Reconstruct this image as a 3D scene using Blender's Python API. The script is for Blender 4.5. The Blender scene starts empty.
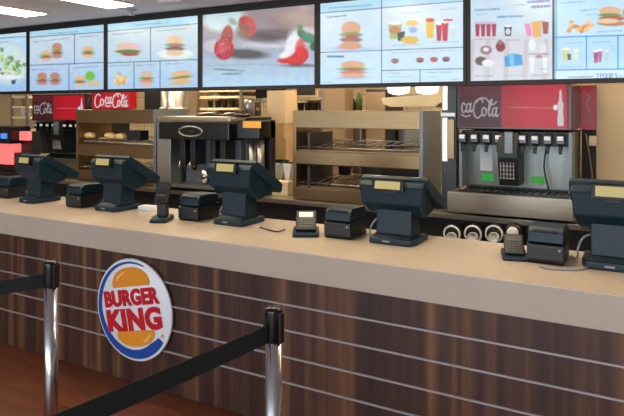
import bpy, bmesh, math, random
import numpy as np
from mathutils import Vector, Matrix
random.seed(7); rng = np.random.default_rng(7)
PI = math.pi
sc = bpy.context.scene
COL = sc.collection

# ------------------------------------------------------------------ camera
TH = math.radians(29.0); F = 600.0; CX, HY = 312.0, 109.0; CAMZ = 1.62
S_, C_ = math.sin(TH), math.cos(TH)
def XD(px, d):                       # x on the plane y=d seen at image column px
    u = (px-CX)/F; t = d/(C_+u*S_)
    return t*(-S_+u*C_)
def ZD(px, py, d):
    u = (px-CX)/F; t = d/(C_+u*S_)
    return CAMZ-(py-HY)*t/F
def PT(px, z):                       # ground position of image (px) point at height z handled elsewhere
    pass
def proj(x, y, z):
    f = -x*S_+y*C_; l = x*C_+y*S_
    return CX+F*l/f, HY-F*(z-CAMZ)/f
cam = bpy.data.cameras.new('camera'); camo = bpy.data.objects.new('camera', cam); COL.objects.link(camo)
camo.location = (0, 0, CAMZ); camo.rotation_euler = (PI/2, 0, TH)
cam.sensor_width = 36.0; cam.lens = 36.0*F/624.0; cam.shift_y = -(208.0-HY)/624.0
cam.clip_start = 0.05
sc.camera = camo
sc.view_settings.view_transform = 'Standard'; sc.view_settings.look = 'None'
sc.view_settings.gamma = 1.0; sc.view_settings.exposure = 0.0
sc.cycles.use_denoising = True
sc.cycles.max_bounces = 8; sc.cycles.diffuse_bounces = 4; sc.cycles.glossy_bounces = 4
sc.cycles.sample_clamp_indirect = 6.0

# ------------------------------------------------------------------ materials
def lin(c):
    c = np.asarray(c, float)/255.0
    return np.where(c <= 0.04045, c/12.92, ((c+0.055)/1.055)**2.4)
def L4(c): return tuple(lin(c))+(1.0,)
def newmat(name):
    m = bpy.data.materials.new(name); m.use_nodes = True
    return m, m.node_tree.nodes, m.node_tree.links, m.node_tree.nodes['Principled BSDF']
def plain(name, c, rough=0.5, metal=0.0, var=0.08, scale=20.0, spec=0.5, emit=None, es=0.0, bump=0.0, stretch=None):
    m, n, l, b = newmat(name)
    tc = n.new('ShaderNodeTexCoord'); mp = n.new('ShaderNodeMapping')
    if stretch: mp.inputs['Scale'].default_value = stretch
    nz = n.new('ShaderNodeTexNoise'); nz.inputs['Scale'].default_value = scale; nz.inputs['Detail'].default_value = 3
    l.new(tc.outputs['Object'], mp.inputs['Vector']); l.new(mp.outputs[0], nz.inputs['Vector'])
    cr = n.new('ShaderNodeValToRGB'); base = lin(c)
    cr.color_ramp.elements[0].position = 0.3; cr.color_ramp.elements[1].position = 0.7
    cr.color_ramp.elements[0].color = tuple(base*(1-var))+(1,); cr.color_ramp.elements[1].color = tuple(np.minimum(base*(1+var), 1))+(1,)
    l.new(nz.outputs['Fac'], cr.inputs['Fac']); l.new(cr.outputs[0], b.inputs['Base Color'])
    b.inputs['Roughness'].default_value = rough; b.inputs['Metallic'].default_value = metal
    b.inputs['Specular IOR Level'].default_value = spec
    if emit is not None:
        b.inputs['Emission Color'].default_value = L4(emit); b.inputs['Emission Strength'].default_value = es
    if bump:
        bp = n.new('ShaderNodeBump'); bp.inputs['Strength'].default_value = bump; bp.inputs['Distance'].default_value = 0.01
        l.new(nz.outputs['Fac'], bp.inputs['Height']); l.new(bp.outputs[0], b.inputs['Normal'])
    return m
def glow(name, c, s):
    m, n, l, b = newmat(name)
    b.inputs['Base Color'].default_value = L4(c); b.inputs['Emission Color'].default_value = L4(c)
    b.inputs['Emission Strength'].default_value = s
    return m
def display_mat(name, strength, rough=0.25, base=0.03):
    m, n, l, b = newmat(name)
    a = n.new('ShaderNodeAttribute'); a.attribute_name = 'picture'
    b.inputs['Base Color'].default_value = (base, base, base, 1); b.inputs['Roughness'].default_value = rough
    l.new(a.outputs['Color'], b.inputs['Emission Color']); b.inputs['Emission Strength'].default_value = strength
    return m
def printed_mat(name, rough=0.25, es=0.0):
    m, n, l, b = newmat(name)
    a = n.new('ShaderNodeAttribute'); a.attribute_name = 'picture'
    b.inputs['Base Color'].default_value = (0.015, 0.008, 0.008, 1); b.inputs['Specular IOR Level'].default_value = 0.2; b.inputs['Roughness'].default_value = rough
    l.new(a.outputs['Color'], b.inputs['Emission Color']); b.inputs['Emission Strength'].default_value = es
    return m

M = {}
M['ceil'] = plain('ceiling_paint', (226, 226, 230), 0.9, var=0.03, scale=3)
M['wallk'] = plain('kitchen_wall', (205, 188, 155), 0.7, var=0.06, scale=4)
M['wallw'] = plain('room_wall', (190, 180, 168), 0.85, var=0.04, scale=3)
M['plastic'] = plain('dark_teal_plastic', (15, 40, 52), 0.42, var=0.1, scale=60, spec=0.35)
M['plastic_b'] = plain('black_plastic', (22, 24, 28), 0.45, var=0.1, scale=60)
M['blackgloss'] = plain('black_gloss', (14, 15, 18), 0.2, var=0.05)
M['bezel'] = plain('screen_bezel', (8, 10, 16), 0.6, var=0.05)
M['lcd'] = plain('lcd_amber', (186, 174, 112), 0.4, var=0.06, scale=90, emit=(186, 170, 100), es=0.15)
M['steel'] = plain('brushed_steel', (172, 170, 166), 0.32, metal=0.9, var=0.12, scale=8, stretch=(1, 1, 30))
M['steelh'] = plain('brushed_steel_wide', (168, 158, 142), 0.3, metal=0.85, var=0.14, scale=5, stretch=(1, 1, 40))
M['bronze'] = plain('warm_steel', (140, 117, 86), 0.3, metal=0.85, var=0.07, scale=3, stretch=(1, 1, 25))
M['darksteel'] = plain('dark_steel', (70, 72, 74), 0.4, metal=0.7, var=0.15, scale=6, stretch=(1, 1, 20))
M['chrome'] = plain('chrome', (190, 190, 196), 0.2, metal=1.0, var=0.03)
M['strip'] = plain('aluminium_strip', (182, 176, 176), 0.35, metal=0.5, var=0.03)
M['white'] = plain('white_plastic', (232, 232, 234), 0.35, var=0.02)
M['cream'] = plain('cream_card', (214, 198, 164), 0.7, var=0.07, scale=9)
M['card'] = plain('cardboard', (176, 146, 106), 0.8, var=0.1, scale=12)
M['tan'] = plain('tan_panel', (196, 174, 140), 0.6, var=0.05, scale=4)
M['brown'] = plain('brown_panel', (150, 126, 96), 0.6, var=0.08, scale=6)
M['dark'] = plain('dark_panel', (30, 26, 24), 0.6, var=0.1)
M['red'] = plain('red_plastic', (190, 16, 34), 0.3, var=0.05)
M['darkred'] = plain('dark_red_panel', (120, 16, 28), 0.35, var=0.1)
M['splash'] = plain('splash_steel', (120, 124, 120), 0.3, metal=0.5, var=0.15, scale=3, stretch=(6, 1, 1))
M['green'] = plain('green_sticker', (60, 205, 70), 0.5, var=0.03)
M['steelside'] = plain('grey_steel_side', (112, 120, 128), 0.38, metal=0.25, var=0.1, scale=5, stretch=(1, 1, 20))
M['paper'] = plain('paper', (225, 228, 232), 0.7, var=0.03)
M['wrap'] = plain('burger_wrap', (220, 190, 130), 0.6, var=0.2, scale=25)
M['amber'] = plain('amber_label', (206, 150, 60), 0.5, var=0.08, emit=(224, 160, 60), es=0.25)
M['belt'] = plain('belt_webbing', (14, 22, 26), 0.75, var=0.15, scale=200)
M['lamp'] = glow('lamp_panel', (255, 234, 196), 13.0)
M['lampk'] = glow('kitchen_lamp_panel', (255, 230, 194), 26.0)
M['redglow'] = glow('red_lit_tank', (250, 112, 112), 0.85)
M['blueglow'] = glow('blue_badge', (70, 130, 230), 0.9)
M['brightwin'] = glow('bright_panel', (255, 250, 240), 1.6)
M['strip_glow'] = glow('slot_glow', (245, 240, 232), 0.8)
M['bkred'] = plain('sign_red', (208, 24, 38), 0.35, var=0.02)
M['bkblue'] = plain('sign_blue', (28, 76, 165), 0.35, var=0.02)
M['bkorange'] = plain('sign_orange', (240, 152, 42), 0.35, var=0.02)
M['bkpale'] = plain('sign_highlight', (252, 205, 130), 0.35, var=0.02)
M['bkwhite'] = plain('sign_white', (236, 238, 244), 0.3, var=0.01)
M['cable'] = plain('grey_cable', (150, 152, 156), 0.5, var=0.02)

def stone():
    m, n, l, b = newmat('speckled_stone')
    tc = n.new('ShaderNodeTexCoord')
    nz = n.new('ShaderNodeTexNoise'); nz.inputs['Scale'].default_value = 420; nz.inputs['Detail'].default_value = 2
    n2 = n.new('ShaderNodeTexNoise'); n2.inputs['Scale'].default_value = 6; n2.inputs['Detail'].default_value = 3
    l.new(tc.outputs['Object'], nz.inputs['Vector']); l.new(tc.outputs['Object'], n2.inputs['Vector'])
    cr = n.new('ShaderNodeValToRGB'); e = cr.color_ramp.elements
    e[0].position = 0.36; e[0].color = L4((154, 138, 122)); e[1].position = 0.62; e[1].color = L4((220, 203, 188))
    k = cr.color_ramp.elements.new(0.48); k.color = L4((202, 185, 168))
    l.new(nz.outputs['Fac'], cr.inputs['Fac'])
    mx = n.new('ShaderNodeMixRGB'); mx.blend_type = 'MULTIPLY'; mx.inputs[0].default_value = 0.12
    l.new(cr.outputs[0], mx.inputs[1]); l.new(n2.outputs['Fac'], mx.inputs[2]); l.new(mx.outputs[0], b.inputs['Base Color'])
    b.inputs['Roughness'].default_value = 0.3; b.inputs['Specular IOR Level'].default_value = 0.5
    return m
M['stone'] = stone()
def woodpanel():
    m, n, l, b = newmat('banded_wood')
    tc = n.new('ShaderNodeTexCoord'); mp = n.new('ShaderNodeMapping'); mp.inputs['Scale'].default_value = (1, 1, 0.02)
    l.new(tc.outputs['Object'], mp.inputs['Vector'])
    a = n.new('ShaderNodeTexNoise'); a.inputs['Scale'].default_value = 11; a.inputs['Detail'].default_value = 2; a.inputs['Roughness'].default_value = 0.6
    f = n.new('ShaderNodeTexNoise'); f.inputs['Scale'].default_value = 55; f.inputs['Detail'].default_value = 4
    mp2 = n.new('ShaderNodeMapping'); mp2.inputs['Scale'].default_value = (1, 1, 0.06); l.new(tc.outputs['Object'], mp2.inputs['Vector'])
    l.new(mp.outputs[0], a.inputs['Vector']); l.new(mp2.outputs[0], f.inputs['Vector'])
    cr = n.new('ShaderNodeValToRGB'); e = cr.color_ramp.elements
    e[0].position = 0.30; e[0].color = L4((46, 27, 22)); e[1].position = 0.72; e[1].color = L4((140, 97, 63))
    for p, c in ((0.45, (66, 39, 31)), (0.55, (84, 52, 39)), (0.63, (112, 74, 48))):
        k = cr.color_ramp.elements.new(p); k.color = L4(c)
    l.new(a.outputs['Fac'], cr.inputs['Fac'])
    cf = n.new('ShaderNodeValToRGB'); cf.color_ramp.elements[0].position = 0.3; cf.color_ramp.elements[0].color = (0.62, 0.6, 0.6, 1); cf.color_ramp.elements[1].position = 0.65; cf.color_ramp.elements[1].color = (1, 1, 1, 1)
    l.new(f.outputs['Fac'], cf.inputs['Fac'])
    mx = n.new('ShaderNodeMixRGB'); mx.blend_type = 'MULTIPLY'; mx.inputs[0].default_value = 0.9
    l.new(cr.outputs[0], mx.inputs[1]); l.new(cf.outputs[0], mx.inputs[2]); l.new(mx.outputs[0], b.inputs['Base Color'])
    b.inputs['Roughness'].default_value = 0.42
    return m
M['wood'] = woodpanel()
def floormat():
    m, n, l, b = newmat('floor_planks')
    tc = n.new('ShaderNodeTexCoord'); mp = n.new('ShaderNodeMapping')
    l.new(tc.outputs['Object'], mp.inputs['Vector'])
    br = n.new('ShaderNodeTexBrick'); br.inputs['Scale'].default_value = 1.0; br.inputs['Brick Width'].default_value = 1.1; br.inputs['Row Height'].default_value = 0.13
    br.inputs['Mortar Size'].default_value = 0.003; br.inputs['Color1'].default_value = L4((142, 80, 50)); br.inputs['Color2'].default_value = L4((112, 60, 38)); br.inputs['Mortar'].default_value = L4((70, 36, 22))
    l.new(mp.outputs[0], br.inputs['Vector'])
    mp2 = n.new('ShaderNodeMapping'); mp2.inputs['Scale'].default_value = (1.5, 18, 1); l.new(tc.outputs['Object'], mp2.inputs['Vector'])
    nz = n.new('ShaderNodeTexNoise'); nz.inputs['Scale'].default_value = 2.5; nz.inputs['Detail'].default_value = 5; l.new(mp2.outputs[0], nz.inputs['Vector'])
    cf = n.new('ShaderNodeValToRGB'); cf.color_ramp.elements[0].position = 0.3; cf.color_ramp.elements[0].color = (0.45, 0.42, 0.4, 1); cf.color_ramp.elements[1].position = 0.7
    l.new(nz.outputs['Fac'], cf.inputs['Fac'])
    mx = n.new('ShaderNodeMixRGB'); mx.blend_type = 'MULTIPLY'; mx.inputs[0].default_value = 0.8
    l.new(br.outputs['Color'], mx.inputs[1]); l.new(cf.outputs[0], mx.inputs[2]); l.new(mx.outputs[0], b.inputs['Base Color'])
    b.inputs['Roughness'].default_value = 0.4
    return m
M['floor'] = floormat()
def tilemat():
    m, n, l, b = newmat('kitchen_tile')
    tc = n.new('ShaderNodeTexCoord'); mp = n.new('ShaderNodeMapping'); mp.inputs['Rotation'].default_value = (PI/2, 0, 0)
    l.new(tc.outputs['Object'], mp.inputs['Vector'])
    br = n.new('ShaderNodeTexBrick'); br.offset = 0; br.inputs['Scale'].default_value = 1.0; br.inputs['Brick Width'].default_value = 0.15; br.inputs['Row Height'].default_value = 0.15
    br.inputs['Mortar Size'].default_value = 0.004; br.inputs['Color1'].default_value = L4((214, 200, 166)); br.inputs['Color2'].default_value = L4((204, 188, 152)); br.inputs['Mortar'].default_value = L4((150, 132, 104))
    l.new(mp.outputs[0], br.inputs['Vector']); l.new(br.outputs['Color'], b.inputs['Base Color']); b.inputs['Roughness'].default_value = 0.4
    return m
M['tile'] = tilemat()

# ------------------------------------------------------------------ mesh helpers
class MB:
    def __init__(s): s.bm = bmesh.new(); s.mats = []
    def mi(s, m):
        if m not in s.mats: s.mats.append(m)
        return s.mats.index(m)
    def _fin(s, faces, m, smooth=False):
        i = s.mi(m)
        for f in faces: f.material_index = i; f.smooth = smooth
    def _merge(s, b2, m, mtx=None, smooth=False):
        if mtx is not None: b2.transform(mtx)
        i = s.mi(m); vm = {}
        for v in b2.verts: vm[v] = s.bm.verts.new(v.co)
        for f in b2.faces:
            try: nf = s.bm.faces.new([vm[v] for v in f.verts])
            except ValueError: continue
            nf.material_index = i; nf.smooth = smooth
        b2.free(); return s
    def box(s, x0, x1, y0, y1, z0, z1, m, bev=0.0, seg=2, mtx=None):
        b = bmesh.new(); bmesh.ops.create_cube(b, size=1.0)
        b.transform(Matrix.Translation(((x0+x1)/2, (y0+y1)/2, (z0+z1)/2)) @ Matrix.Diagonal((abs(x1-x0), abs(y1-y0), abs(z1-z0), 1)))
        if bev: bmesh.ops.bevel(b, geom=b.edges[:], offset=bev, segments=seg, affect='EDGES', profile=0.7)
        return s._merge(b, m, mtx)
    def prism(s, poly, a0, a1, m, axis='x', bev=0.0, seg=2, mtx=None, taper=None):
        """poly of 2-D points extruded along axis. axis x: (y,z); y: (x,z); z: (x,y)"""
        b = bmesh.new()
        def p3(p, a):
            return {'x': (a, p[0], p[1]), 'y': (p[0], a, p[1]), 'z': (p[0], p[1], a)}[axis]
        A = [b.verts.new(p3(p, a0)) for p in poly]; B = [b.verts.new(p3(p, a1)) for p in poly]
        n = len(poly)
        b.faces.new(A[::-1]); b.faces.new(B)
        for i in range(n): b.faces.new((A[i], A[(i+1) % n], B[(i+1) % n], B[i]))
        if taper:
            for v in b.verts: taper(v)
        bmesh.ops.recalc_face_normals(b, faces=b.faces[:])
        if bev: bmesh.ops.bevel(b, geom=b.edges[:], offset=bev, segments=seg, affect='EDGES', profile=0.7)
        return s._merge(b, m, mtx)
    def cyl(s, p0, p1, r, m, r2=None, seg=20, smooth=True, caps=True):
        p0 = Vector(p0); p1 = Vector(p1); r2 = r if r2 is None else r2
        d = p1-p0; q = d.to_track_quat('Z', 'Y').to_matrix().to_4x4()
        b = bmesh.new(); bmesh.ops.create_cone(b, cap_ends=caps, segments=seg, radius1=r, radius2=r2, depth=d.length)
        i = s.mi(m); mt = Matrix.Translation((p0+p1)/2) @ q; b.transform(mt); vm = {}
        for v in b.verts: vm[v] = s.bm.verts.new(v.co)
        for f in b.faces:
            nf = s.bm.faces.new([vm[v] for v in f.verts]); nf.material_index = i; nf.smooth = smooth and len(f.verts) == 4
        b.free(); return s
    def lathe(s, prof, m, c=(0, 0, 0), seg=28, mtx=None):
        b = bmesh.new(); rings = []
        for r, z in prof:
            rings.append([b.verts.new((c[0]+r*math.cos(2*PI*k/seg), c[1]+r*math.sin(2*PI*k/seg), c[2]+z)) for k in range(seg)])
        for a, d in zip(rings, rings[1:]):
            for k in range(seg): b.faces.new((a[k], a[(k+1) % seg], d[(k+1) % seg], d[k]))
        b.faces.new(rings[0][::-1]); b.faces.new(rings[-1])
        return s._merge(b, m, mtx, True)
    def tube(s, pts, r, m, seg=8, closed=False):
        pts = [Vector(p) for p in pts]; n = len(pts); i = s.mi(m); rings = []
        for k in range(n):
            a = pts[(k-1) % n] if (closed or k > 0) else pts[k]; b = pts[(k+1) % n] if (closed or k < n-1) else pts[k]
            q = (b-a).normalized().to_track_quat('Z', 'Y')
            rings.append([s.bm.verts.new(pts[k]+q @ Vector((r*math.cos(2*PI*j/seg), r*math.sin(2*PI*j/seg), 0))) for j in range(seg)])
        for k in range(n if closed else n-1):
            A, B = rings[k], rings[(k+1) % n]
            for j in range(seg):
                f = s.bm.faces.new((A[j], A[(j+1) % seg], B[(j+1) % seg], B[j])); f.material_index = i; f.smooth = True
        if not closed:
            for R in (rings[0][::-1], rings[-1]):
                f = s.bm.faces.new(R); f.material_index = i
        return s
    def build(s, name, parent=None, loc=None):
        me = bpy.data.meshes.new(name); s.bm.to_mesh(me); s.bm.free()
        for m in s.mats: me.materials.append(m)
        o = bpy.data.objects.new(name, me); COL.objects.link(o)
        if parent is not None: o.parent = parent
        if loc is not None: o.location = loc
        return o
def tag(o, label=None, cat=None, group=None, kind=None):
    if label: o['label'] = label
    if cat: o['category'] = cat
    if group: o['group'] = group
    if kind: o['kind'] = kind
    return o
def thing(name, label, cat, loc=(0, 0, 0), rz=0.0, group=None):
    o = bpy.data.objects.new(name, None); COL.objects.link(o); o.empty_display_size = 0.1
    o.location = loc; o.rotation_euler = (0, 0, rz)
    return tag(o, label, cat, group)
def dup(o, loc=None, label=None, rz=None, parent=None):
    c = o.copy(); COL.objects.link(c)
    if parent is not None: c.parent = parent
    if loc is not None: c.location = loc
    if rz is not None: c.rotation_euler = (0, 0, rz)
    if label: c['label'] = label
    for ch in list(o.children): dup(ch, parent=c)
    return c
def struct(name, mb):
    return tag(mb.build(name), kind='structure')

# ------------------------------------------------------------------ painting on grids (in the plane of the screen or sign)
class Picture:
    def __init__(s, P, base):
        s.x = P[:, 0]; s.y = P[:, 1]; s.c = np.tile(lin(base), (len(P), 1))
    def mix(s, a, c, alpha=1.0):
        a = np.clip(a, 0, 1)[:, None]*alpha; s.c = s.c*(1-a)+lin(c)[None, :]*a
    def grad(s, c0, c1, x0, y0, x1, y1):
        t = np.clip(((s.x-x0)*(x1-x0)+(s.y-y0)*(y1-y0))/((x1-x0)**2+(y1-y0)**2), 0, 1)[:, None]
        s.c = lin(c0)[None, :]*(1-t)+lin(c1)[None, :]*t
    def ell(s, cx, cy, rx, ry, c, soft=0.6, rot=0.0, alpha=1.0, half=None):
        dx = s.x-cx; dy = s.y-cy; cr, sr = math.cos(rot), math.sin(rot)
        u = (dx*cr+dy*sr); v = (-dx*sr+dy*cr)
        d = (1-np.sqrt((u/rx)**2+(v/ry)**2))*min(rx, ry)/soft+0.5
        a = np.clip(d, 0, 1)
        if half == 'top': a = a*np.clip(0.5-v/soft, 0, 1)
        if half == 'bottom': a = a*np.clip(0.5+v/soft, 0, 1)
        s.mix(a, c, alpha)
    def quad(s, pts, c, soft=0.6, alpha=1.0):
        a = np.ones_like(s.x); n = len(pts)
        area = sum(pts[i][0]*pts[(i+1) % n][1]-pts[(i+1) % n][0]*pts[i][1] for i in range(n))
        sg = 1 if area > 0 else -1
        for i in range(n):
            (x0, y0), (x1, y1) = pts[i], pts[(i+1) % n]; L = math.hypot(x1-x0, y1-y0)
            d = sg*((x1-x0)*(s.y-y0)-(y1-y0)*(s.x-x0))/L
            a = a*np.clip(d/soft+0.5, 0, 1)
        s.mix(a, c, alpha)
    def rect(s, x0, y0, x1, y1, c, soft=0.6, alpha=1.0): s.quad([(x0, y0), (x1, y0), (x1, y1), (x0, y1)], c, soft, alpha)
    def line(s, pts, w, c, soft=0.5, alpha=1.0):
        best = np.full_like(s.x, 1e9)
        for (x0, y0), (x1, y1) in zip(pts, pts[1:]):
            L2 = (x1-x0)**2+(y1-y0)**2+1e-9
            t = np.clip(((s.x-x0)*(x1-x0)+(s.y-y0)*(y1-y0))/L2, 0, 1)
            best = np.minimum(best, np.hypot(s.x-x0-t*(x1-x0), s.y-y0-t*(y1-y0)))
        s.mix((w/2-best)/soft+0.5, c, alpha)
    def words(s, x0, y0, x1, y1, h, c, alpha=0.5):     # lettering too small to read in the photo: broken strokes
        x = x0
        while x < x1-0.8:
            w = random.uniform(1.2, 4.5); e = min(x+w, x1); t0 = (x-x0)/(x1-x0); t1 = (e-x0)/(x1-x0)
            s.line([(x, y0+(y1-y0)*t0), (e, y0+(y1-y0)*t1)], h*random.uniform(0.8, 1.1), c, 0.6, alpha*random.uniform(0.5, 1))
            x = e+random.uniform(0.6, 1.1)
    def noise(s, amp, cells=24):
        r = rng.normal(0, amp, (cells+1, cells+1, 3))
        gx = (s.x-s.x.min())/(np.ptp(s.x)+1e-6)*(cells-1e-3); gy = (s.y-s.y.min())/(np.ptp(s.y)+1e-6)*(cells-1e-3)
        i = gx.astype(int); j = gy.astype(int); fx = (gx-i)[:, None]; fy = (gy-j)[:, None]
        v = r[i, j]*(1-fx)*(1-fy)+r[i+1, j]*fx*(1-fy)+r[i, j+1]*(1-fx)*fy+r[i+1, j+1]*fx*fy
        s.c = np.clip(s.c*(1+v), 0, 1)
def grid(name, x0, x1, z0, z1, y, nx, nz, paint, mat, parent, wloc):
    """flat lit face facing -y, local coords; wloc is the parent's world position"""
    X, Z = np.meshgrid(np.linspace(x0, x1, nx+1), np.linspace(z0, z1, nz+1))
    X = X.ravel(); Z = Z.ravel(); Y = np.full_like(X, y)
    wx, wy, wz = X+wloc[0], Y+wloc[1], Z+wloc[2]
    f = -wx*S_+wy*C_; l = wx*C_+wy*S_
    P = np.stack([CX+F*l/f, HY-F*(wz-CAMZ)/f], 1)
    pic = paint(P)
    me = bpy.data.meshes.new(name)
    co = np.stack([X, Y, Z], 1)
    i, j = np.meshgrid(np.arange(nx), np.arange(nz)); a = (j*(nx+1)+i).ravel()
    fc = np.stack([a, a+1, a+nx+2, a+nx+1], 1)
    me.from_pydata(co.tolist(), [], fc.tolist())
    at = me.color_attributes.new('picture', 'FLOAT_COLOR', 'POINT')
    at.data.foreach_set('color', np.concatenate([pic.c, np.ones((len(X), 1))], 1).astype(np.float32).ravel())
    me.materials.append(mat)
    o = bpy.data.objects.new(name, me); COL.objects.link(o); o.parent = parent
    return o

# ------------------------------------------------------------------ room
XL, XR, YF, YB, ZC = -9.6, 2.6, -4.5, 7.0, 2.52
struct('floor', MB().box(XL, XR, YF, YB, -0.05, 0, M['floor']))
struct('ceiling', MB().box(XL, XR, YF, YB, ZC, ZC+0.06, M['ceil']))
struct('wall_back', MB().box(XL, XR, YB, YB+0.1, 0, ZC, M['tile']))
struct('wall_left', MB().box(XL-0.1, XL, YF, YB, 0, ZC, M['wallk']))
struct('wall_right', MB().box(XR, XR+0.1, YF, YB, 0, ZC, M['wallw']))
wf = MB().box(XL, XR, YF-0.1, YF, 0, 0.5, M['wallw']).box(XL, XR, YF-0.1, YF, 2.3, ZC, M['wallw'])
for x in (XL, -6.7, -3.7, -0.7, XR-0.3): wf.box(x, x+0.3, YF-0.1, YF, 0.5, 2.3, M['wallw'])
struct('wall_front', wf)
# pale pillar at the right of the drinks machine
struct('pillar', MB().box(XD(596, 5.03), XD(596, 5.03)+0.45, 5.03, 5.4, 0, ZC, M['tan'], 0.004))

# ------------------------------------------------------------------ counter
D0 = 2.57; DB = 3.28; CT = 0.908; XC0, XC1 = -6.9, 1.7
ctr = thing('service_counter', 'long service counter with beige stone top and dark striped wood front', 'counter', (0, D0, 0))
top = MB().box(XC0, XC1, 0, DB-D0, 0.764, CT, M['stone'], 0.004).build('countertop', ctr)
MB().box(XC0+0.02, XC1-0.02, 0.03, 0.06, 0.0, 0.764, M['wood']).build('front_panel', ctr)
MB().box(XC0+0.04, XC1-0.04, 0.061, 0.66, 0.08, 0.763, M['darksteel']).build('carcass', ctr)
MB().box(XC0+0.04, XC1-0.04, 0.061, 0.62, 0.0, 0.08, M['dark']).build('plinth', ctr)
for z in (0.629, 0.498, 0.363, 0.234):
    MB().box(XC0+0.02, XC1-0.02, 0.022, 0.031, z-0.005, z+0.005, M['strip'], 0.0015, 1).build('metal_strip', ctr)

# ------------------------------------------------------------------ round sign on the counter front
EX = XD(131.8, D0-0.005); EZ = 0.440; R = 0.298
sg = thing('round_sign', 'round white, orange and blue BURGER KING sign on the wood counter front', 'sign', (EX, D0+0.0215, EZ))
disc = MB()
disc.lathe([(R-0.004, 0.0), (R, 0.003), (R, 0.015), (R-0.004, 0.018)], M['bkwhite'], seg=72, mtx=Matrix.Rotation(PI/2, 4, 'X'))
disc.build('disc', sg)
# back of disc touches the panel at y=0 local; front face at y=-0.03
YS = -0.019
def flat(name, polys, mat, y0, th=0.004):
    mb = MB()
    for p in polys:
        bm2 = bmesh.new(); vs = [bm2.verts.new((a, 0, b)) for a, b in p]; f = bm2.faces.new(vs)
        bmesh.ops.triangulate(bm2, faces=[f])
        r = bmesh.ops.extrude_face_region(bm2, geom=bm2.faces[:])
        for v in r['geom']:
            if isinstance(v, bmesh.types.BMVert): v.co.y += th
        bmesh.ops.recalc_face_normals(bm2, faces=bm2.faces[:])
        mb._merge(bm2, mat, Matrix.Translation((0, y0-th, 0)))
    return mb.build(name, sg)
# crescent
outer, inner = [], []
for k in range(61):
    t = k/60; a = math.radians(72+t*(328-72))
    w = 0.005+0.030*math.sin(min(t*1.0, 1)*PI*0.5)**0.8+0.030*max(0, (t-0.45)/0.55)**1.3
    if t > 0.93: w *= 1-0.35*(t-0.93)/0.07
    ro = 0.282
    outer.append((ro*math.cos(a), ro*math.sin(a))); inner.append(((ro-w)*math.cos(a), (ro-w)*math.sin(a)))
flat('crescent', [[outer[k], outer[k+1], inner[k+1], inner[k]] for k in range(60)], M['bkblue'], YS)
TL = math.radians(12)
def rot(p, cx=0, cz=0):
    return (cx+p[0]*math.cos(TL)-p[1]*math.sin(TL), cz+p[0]*math.sin(TL)+p[1]*math.cos(TL))
def dome(w, h, flip, cx, cz, r=0.02):
    pts = []
    for k in range(33):
        a = PI*k/32; c, s = math.cos(a), math.sin(a)
        pts.append((w/2*math.copysign(abs(c)**0.9, c), (h*(abs(s)**0.95))))
    pts = pts+[(-w/2+0.006, -0.012), (w/2-0.006, -0.012)]
    if flip: pts = [(x, -z) for x, z in pts][::-1]
    return [rot(p, cx, cz) for p in pts]
flat('bun_top', [dome(0.305, 0.100, False, -0.014, 0.148)], M['bkorange'], YS)
flat('bun_bottom', [dome(0.305, 0.080, True, 0.024, -0.130)], M['bkorange'], YS)
hl = []
for k in range(13):
    a = math.radians(112+k*48/12); hl.append((0.126*math.cos(a), 0.080*math.sin(a)))
hl2 = [(x*0.9, z*0.84) for x, z in hl[::-1]]
flat('bun_highlight', [[rot(p, -0.014, 0.152) for p in hl+hl2]], M['bkpale'], YS-0.004, 0.002)
hl = []
for k in range(13):
    a = math.radians(-60+k*48/12); hl.append((0.124*math.cos(a), 0.062*math.sin(a)))
hl2 = [(x*0.9, z*0.82) for x, z in hl[::-1]]
flat('bun_highlight', [[rot(p, 0.024, -0.134) for p in hl+hl2]], M['bkpale'], YS-0.004, 0.002)
def text_mesh(name, body, mat, parent, width, height, cx, cz, y, tilt, offset=0.0, ext=0.003):
    cu = bpy.data.curves.new(name, 'FONT'); cu.body = body; cu.size = 1.0; cu.offset = offset; cu.extrude = 0.02
    cu.align_x = 'LEFT'; cu.space_character = 1.0+offset*1.2; cu.resolution_u = 4
    to = bpy.data.objects.new(name, cu); COL.objects.link(to)
    dg = bpy.context.evaluated_depsgraph_get(); dg.update()
    me = bpy.data.meshes.new_from_object(to.evaluated_get(dg))
    bpy.data.objects.remove(to); bpy.data.curves.remove(cu)
    co = np.array([v.co[:] for v in me.vertices]); mn, mx = co.min(0), co.max(0)
    co[:, 0] = (co[:, 0]-(mn[0]+mx[0])/2)*width/(mx[0]-mn[0]); co[:, 1] = (co[:, 1]-(mn[1]+mx[1])/2)*height/(mx[1]-mn[1])
    co[:, 2] = co[:, 2]/0.02*ext
    ct, st = math.cos(tilt), math.sin(tilt)
    for v, c in zip(me.vertices, co):
        v.co = (cx+c[0]*ct-c[1]*st, y-c[2], cz+c[0]*st+c[1]*ct)
    me.materials.clear(); me.materials.append(mat)
    me.name = name
    o = bpy.data.objects.new(name, me); COL.objects.link(o)
    if parent: o.parent = parent
    return o
text_mesh('lettering', 'BURGER', M['bkred'], sg, 0.445, 0.098, -0.012, 0.072, YS-0.003, TL, 0.045)
text_mesh('lettering', 'KING', M['bkred'], sg, 0.44, 0.132, 0.010, -0.054, YS-0.003, TL, 0.05)
rm = MB(); ring = [(0.232+0.010*math.cos(a), YS-0.001, -0.112+0.010*math.sin(a)) for a in np.linspace(0, 2*PI, 17)[:-1]]
rm.tube(ring, 0.0016, M['bkorange'], 6, True); rm.build('registered_mark', sg)
text_mesh('registered_mark', 'R', M['bkorange'], sg, 0.008, 0.010, 0.232, -0.112, YS, 0, 0.0, 0.001)

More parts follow.
